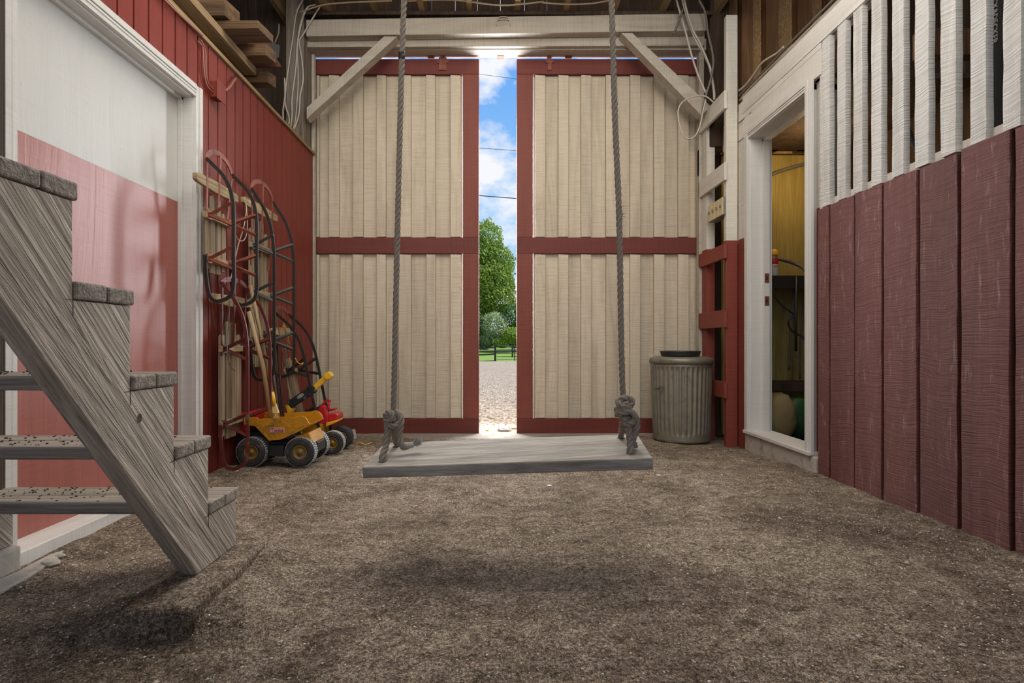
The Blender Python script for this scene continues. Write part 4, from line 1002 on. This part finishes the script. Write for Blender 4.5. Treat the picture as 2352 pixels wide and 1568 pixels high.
# lamp of the storeroom
lb_ = thing('ceiling_bulb', 'warm bulb hanging high in the storeroom, hidden by the door head', 'lamp', (2.42, 3.95, 2.18))
MB().lathe([(0, 0), (.02, .005), (.03, .03), (.022, .06), (.012, .075), (.012, .09)], 16, (2.42, 3.95, 2.18)).build('bulb', plain('frosted_glass', (.8, .7, .5), .3), lb_, smooth=True)
struct(MB().box(1.9, 3.3, 3.3, 4.555, 2.30, 2.33).build('ceiling_storeroom', 'dark'))
MB().tube([(2.42, 3.95, 2.26), (2.42, 3.95, 2.30)], .004, 6).build('flex', 'black', lb_)
l = bpy.data.lights.new('bulb_light', 'POINT'); l.energy = 6.5; l.color = (1, .72, .36); l.shadow_soft_size = .04
lo = bpy.data.objects.new('bulb_light', l); C.objects.link(lo); lo.location = (2.36, 4.05, 2.06)
# black tool case behind the slats
tc_ = thing('tool_case', 'black tool case with grey lettering standing behind the slats at upper right', 'case', (1.98, 2.0, 1.495))
MB().box(1.905, 2.06, 1.86, 2.165, 1.495, 2.32).build('case', 'black', tc_, .006)
text('BLACK&DECKER', .030, (1.9035, 2.088, 1.955), (math.pi/2, math.pi/2, -math.pi/2), 'grey_ink', tc_, bold=.0006)
MB().box(1.875, 1.90, 1.75, 2.35, 1.43, 1.494).build('ledge', 'white_board', wr)
tag(MB().box(1.88, 2.12, .5, 3.0, 1.40, 1.4935).build('storage_ledge', 'dark'), 'dark plank ledge behind the slats carrying the tool case', 'ledge')
# workshop clutter seen between the slats
tag(MB().tube([(2.05, 2.6, 1.50), (2.14, 2.95, 2.05)], .012, 8).build('hand_tool', 'iron'), 'dark long-handled tool leaning behind the slats near the doorway', 'tool')
tag(MB().box(1.95, 2.9, 2.5, 2.56, 2.02, 2.14).build('brown_shelf_board', 'stud'), 'brown board running back behind the slats', 'board')

# ================================================================== LOFT, CABLES, SMALL FITTINGS
tag(MB().box(-1.665, -1.50, .3, 3.46, 2.392, 2.437).build('loft_plank', 'fresh', bevel=.003), 'long tan plank running along the top of the red wall', 'plank')
LB = [((-2.3, -1.29, 3.02, 3.17, 2.437, 2.482), 'short board of the loft pile with bright end, second from the viewer'),
      ((-2.4, -1.46, 2.99, 3.12, 2.49, 2.585), 'topmost golden board of the loft pile, partly hidden by the plank'),
      ((-2.3, -1.365, 3.30, 3.40, 2.437, 2.505), 'thick grained board lying on the far end of the loft pile'),
      ((-2.2, -1.43, 3.48, 3.56, 2.36, 2.436), 'lowest stubby board jutting out past the end of the tan plank'),
      ((-2.3, -1.44, 3.18, 3.28, 2.50, 2.56), 'dark board behind the topmost board of the loft pile')]
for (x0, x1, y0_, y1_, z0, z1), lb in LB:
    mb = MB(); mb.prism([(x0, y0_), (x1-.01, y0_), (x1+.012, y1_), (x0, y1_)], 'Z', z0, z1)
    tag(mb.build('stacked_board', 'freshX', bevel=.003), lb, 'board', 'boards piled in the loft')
tag(MB().prism([(-1.60, 2.44), (-1.34, 2.44), (-1.44, 2.63), (-1.60, 2.56)], 'Y', 3.44, 3.46).build('red_panel', plain('dull_red_panel', (.10, .028, .022), .7)), 'dusky red panel scrap standing behind the loft boards', 'panel')
jb = thing('junction_box', 'red painted junction box on the red siding near the door corner', 'junction box', (-1.5, 2.95, 2.0))
MB().box(-1.515, -1.474, 2.916, 2.985, 2.015, 2.10).build('box', 'siding', jb, .002)
MB().box(-1.474, -1.470, 2.908, 3.005, 2.005, 2.108).build('cover', 'siding', jb, .001)
def cable(pts, r, mat, label, n=6, name='cable', grp=None):
    tag(MB().tube(smooth_path(pts, n), r, 8).build(name, mat, smooth=True), label, 'cable', grp)
cable([onx(462, 92, -1.505), onx(472, 120, -1.503), onx(473, 160, -1.50), onx(478, 190, -1.50), (-1.495, 2.93, 2.05)], .004, 'cable_red', 'red painted cable dropping from the wall top into the junction box')
cable([onx(455, 95, -1.505), onx(466, 110, -1.503), onx(468, 150, -1.50), onx(475, 195, -1.50), (-1.495, 2.925, 2.035)], .004, 'cable_red', 'second red painted cable beside the first, entering the junction box')
cable([onx(518, 208, -1.50), onx(528, 200, -1.50), onx(538, 185, -1.50), onx(541, 180, -1.505)], .006, 'cable_red', 'short red painted conduit curving right of the junction box')
rng = random.Random(11)
for k, (z, lb) in enumerate(((2.268, 'lowest painted cable running along the top edge of the red wall'), (2.300, 'middle painted cable running along the top edge of the red wall'), (2.315, 'upper painted cable running along the top edge of the red wall'))):
    pts = [(-1.497+rng.uniform(-.004, .004)+.0, yy, z+rng.uniform(-.008, .008)) for yy in [.4+.3*i for i in range(8 if k else 9)]]
    cable(pts, .006, 'cable_red', lb)
# cables down the left post
PC = [((1290, 0), (1225, 130), (1185, 400), (1140, 700), (1110, 960), (1115, 1060), (1150, 1180), (1145, 1250)), ((1420, 45), (1330, 80), (1270, 220), (1235, 420), (1215, 700), (1180, 980), (1180, 1150), (1165, 1280)),
      ((1470, 50), (1400, 160), (1300, 330), (1255, 420), (1280, 620), (1290, 800), (1260, 960), (1250, 1130), (1200, 1300)), ((1340, 60), (1290, 180), (1250, 350), (1235, 500), (1240, 760), (1235, 930), (1215, 1180), (1190, 1290)),
      ((1105, 780), (1108, 960), (1090, 1100), (1092, 1200)), ((1050, 240), (1045, 330), (1010, 430))]
LBL = ['leftmost long cable stapled down the grey left post', 'second cable from the left on the grey left post', 'rightmost cable on the left post, curving in from the joists', 'thin cable between the others on the left post',
       'short cable low on the left side of the left post', 'tan cable hanging down to the grey box in the dark loft']
for pts, lb in zip(PC, LBL):
    Y = 4.385 if lb[0] != 't' or 'thin' in lb else 4.62
    cable([at(400+a/4.355, b/4.355, Y) for a, b in pts], .0065 if 'thin' not in lb else .005, 'cable', lb)
tag(MB().prism([(at(a, b, 4.57).x, at(a, b, 4.57).z) for a, b in ((613, 108), (621, 95), (642, 103), (640, 132), (620, 134))], 'Y', 4.57, 4.634).build('grey_junction_box', 'box_grey', bevel=.003),
    'pale grey square electrical box in the dark loft corner', 'junction box')
# cables in the upper right corner
RC = [(((1365, 0), (1400, 120), (1460, 330), (1520, 560), (1590, 770), (1670, 950)), 4.33, .008, 'cable', 'leftmost pale cable slanting down past the right brace'),
      (((1425, 0), (1450, 90), (1490, 220), (1560, 400), (1640, 540), (1700, 680), (1740, 900), (1745, 1000)), 4.34, .010, 'cable', 'thick pale cable bundle slanting down the upper right corner'),
      (((1445, 0), (1470, 110), (1530, 300), (1600, 430), (1690, 640), (1720, 740)), 4.32, .008, 'cable', 'second strand lying along the thick cable bundle'),
      (((1430, 90), (1400, 190), (1360, 290), (1335, 340)), 4.30, .008, 'cable_dk', 'loose dark cable end pointing down left at the upper right'),
      (((1590, 0), (1640, 90), (1665, 180), (1680, 320), (1725, 520), (1735, 640), (1710, 790), (1660, 960), (1620, 1160)), 4.30, .009, 'cable_dk', 'dark cable curving down beside the right corner post'),
      (((1740, 1025), (1660, 965), (1560, 960), (1440, 1010), (1385, 1100), (1395, 1240), (1440, 1360), (1500, 1390), (1560, 1350), (1600, 1260), (1630, 1120), (1660, 1000)), 4.28, .006, 'cable', 'white cable hanging in a loop in front of the right brace foot')]
for pts, Y, r, m_, lb in RC: cable([at(1240+a/4.355, b/4.355, Y) for a, b in pts], r, m_, lb)
for k, (dz, dx, lb) in enumerate(((.0, 0, 'lowest white cable lying along the top of the right wall boards'), (.018, .006, 'middle white cable lying along the top of the right wall boards'), (.036, -.004, 'grey cable lying along the top of the right wall boards'))):
    pts = [(1.812+dx+rng.uniform(-.004, .004), yy, 2.498+dz+rng.uniform(-.004, .006)) for yy in [4.04-.22*i for i in range(10)]]
    cable(pts, .007, 'cable' if k < 2 else 'cable_dk', lb)
cable([at(1697, 208, 4.02), at(1712, 196, 3.92), at(1732, 170, 3.78), at(1752, 143, 3.66), at(1785, 122, 3.5), at(1800, 108, 3.42)], .007, 'cable', 'white cable bowing up above the right wall boards near the post')
cable([at(1695, 284, 4.03), at(1712, 270, 3.96), at(1726, 258, 3.86)], .004, 'cable_dk', 'thin brown wire crossing the boards left of the doorway head')
# hook on header beam
c = at(1156, 52, 4.39); hk = MB()
hk.tube(smooth_path([c+Vector((-.053, 0, -.024)), c+Vector((-.05, -.005, .012)), c+Vector((-.035, -.008, .022)), c+Vector((.035, -.008, .022)), c+Vector((.05, -.005, .012)), c+Vector((.053, 0, -.024))], 4), .003, 8)
hk.tube(smooth_path([c+Vector((-.045, -.004, .022)), c+Vector((-.03, -.004, .042)), c+Vector((.03, -.004, .042)), c+Vector((.045, -.004, .022))], 4), .004, 8)
tag(hk.build('wire_hook', 'cable', smooth=True), 'small bent wire bracket fixed to the middle of the header beam', 'bracket')
# loose wires among the joists
for k, (pts, lb) in enumerate((([at(690, 28, 4.3), at(740, 12, 4.3), at(800, 6, 4.28), at(900, 2, 4.28)], 'tan cable strung among the joists left of the left rope'),
                               ([at(930, 3, 4.3), at(1040, 0, 4.3), at(1150, 12, 4.3), at(1250, 4, 4.3)], 'tan cable sagging between the joists above the hook'),
                               ([at(1245, 6, 4.3), at(1300, 10, 4.3), at(1360, 8, 4.3), at(1420, -3, 4.3)], 'tan cable sagging between the joists left of the right rope'))):
    cable(pts, .006, plain('tan_cable', (.34, .24, .14), .6), lb)

# ================================================================== GROUND LITTER (uncountable)
mb = MB(); rng = random.Random(21); V = []; Fs = []
for k in range(45000):
    x = rng.uniform(-1.45, 1.75); y = .75+3.9*rng.random()**1.7; z = ground(x, y)
    q = rng.choice([.0013, .0017, .002, .0025, .0035]) * (1 if rng.random() > .012 else 2.2)
    a = rng.random()*6.28; o = len(V)
    for s in range(4):
        t = a+s*1.57; e = q*rng.uniform(.6, 1.3); V.append(Vector((x+math.cos(t)*e, y+math.sin(t)*e, z+q*.1)))
    V.append(Vector((x, y, z+q*rng.uniform(.5, .9)))); Fs += [(o, o+1, o+4), (o+1, o+2, o+4), (o+2, o+3, o+4), (o+3, o, o+4)]
mb.add(V, Fs)
gm, N, L, bs = _mat('pebbles'); g = N.new('ShaderNodeNewGeometry')
L.new(_ramp(N, L, g.outputs['Random Per Island'], [(0, (.13, .095, .07)), (.5, (.40, .33, .26)), (.85, (.66, .58, .49)), (1, (.85, .80, .72))]), bs.inputs['Base Color']); bs.inputs['Roughness'].default_value = .9
tag(mb.build('pebbles', gm, origin=(0, 0, 0)), 'small pale pebbles and grit strewn over the dirt floor', 'pebbles', kind='stuff')
mb = MB()
for k in range(500):
    x = rng.uniform(-1.45, 1.75); y = .8+3.8*rng.random()**1.2; z = ground(x, y)+.002; a = rng.random()*6.28; l_ = rng.uniform(.006, .022)
    d = Vector((math.cos(a), math.sin(a), rng.uniform(-.05, .15)))*l_/2; mb.tube([Vector((x, y, z))-d, Vector((x, y, z+.001))+d], .0006, 3)
tag(mb.build('straw_bits', 'straw', origin=(0, 0, 0)), 'thin straw bits scattered over the dirt floor', 'straw', kind='stuff')
for (px, py, lb) in ((1263, 1111, 'flat white chip on the floor below the swing seat'), (1513, 1092, 'flat white chip on the floor right of the swing seat')):
    Y = .70*F/(py-CY); c = at(px, py, Y)
    tag(MB().rock((c.x, c.y, ground(c.x, c.y)+.003), .012, px, .25, 8).build('white_chip', 'bottle'), lb, 'chip')
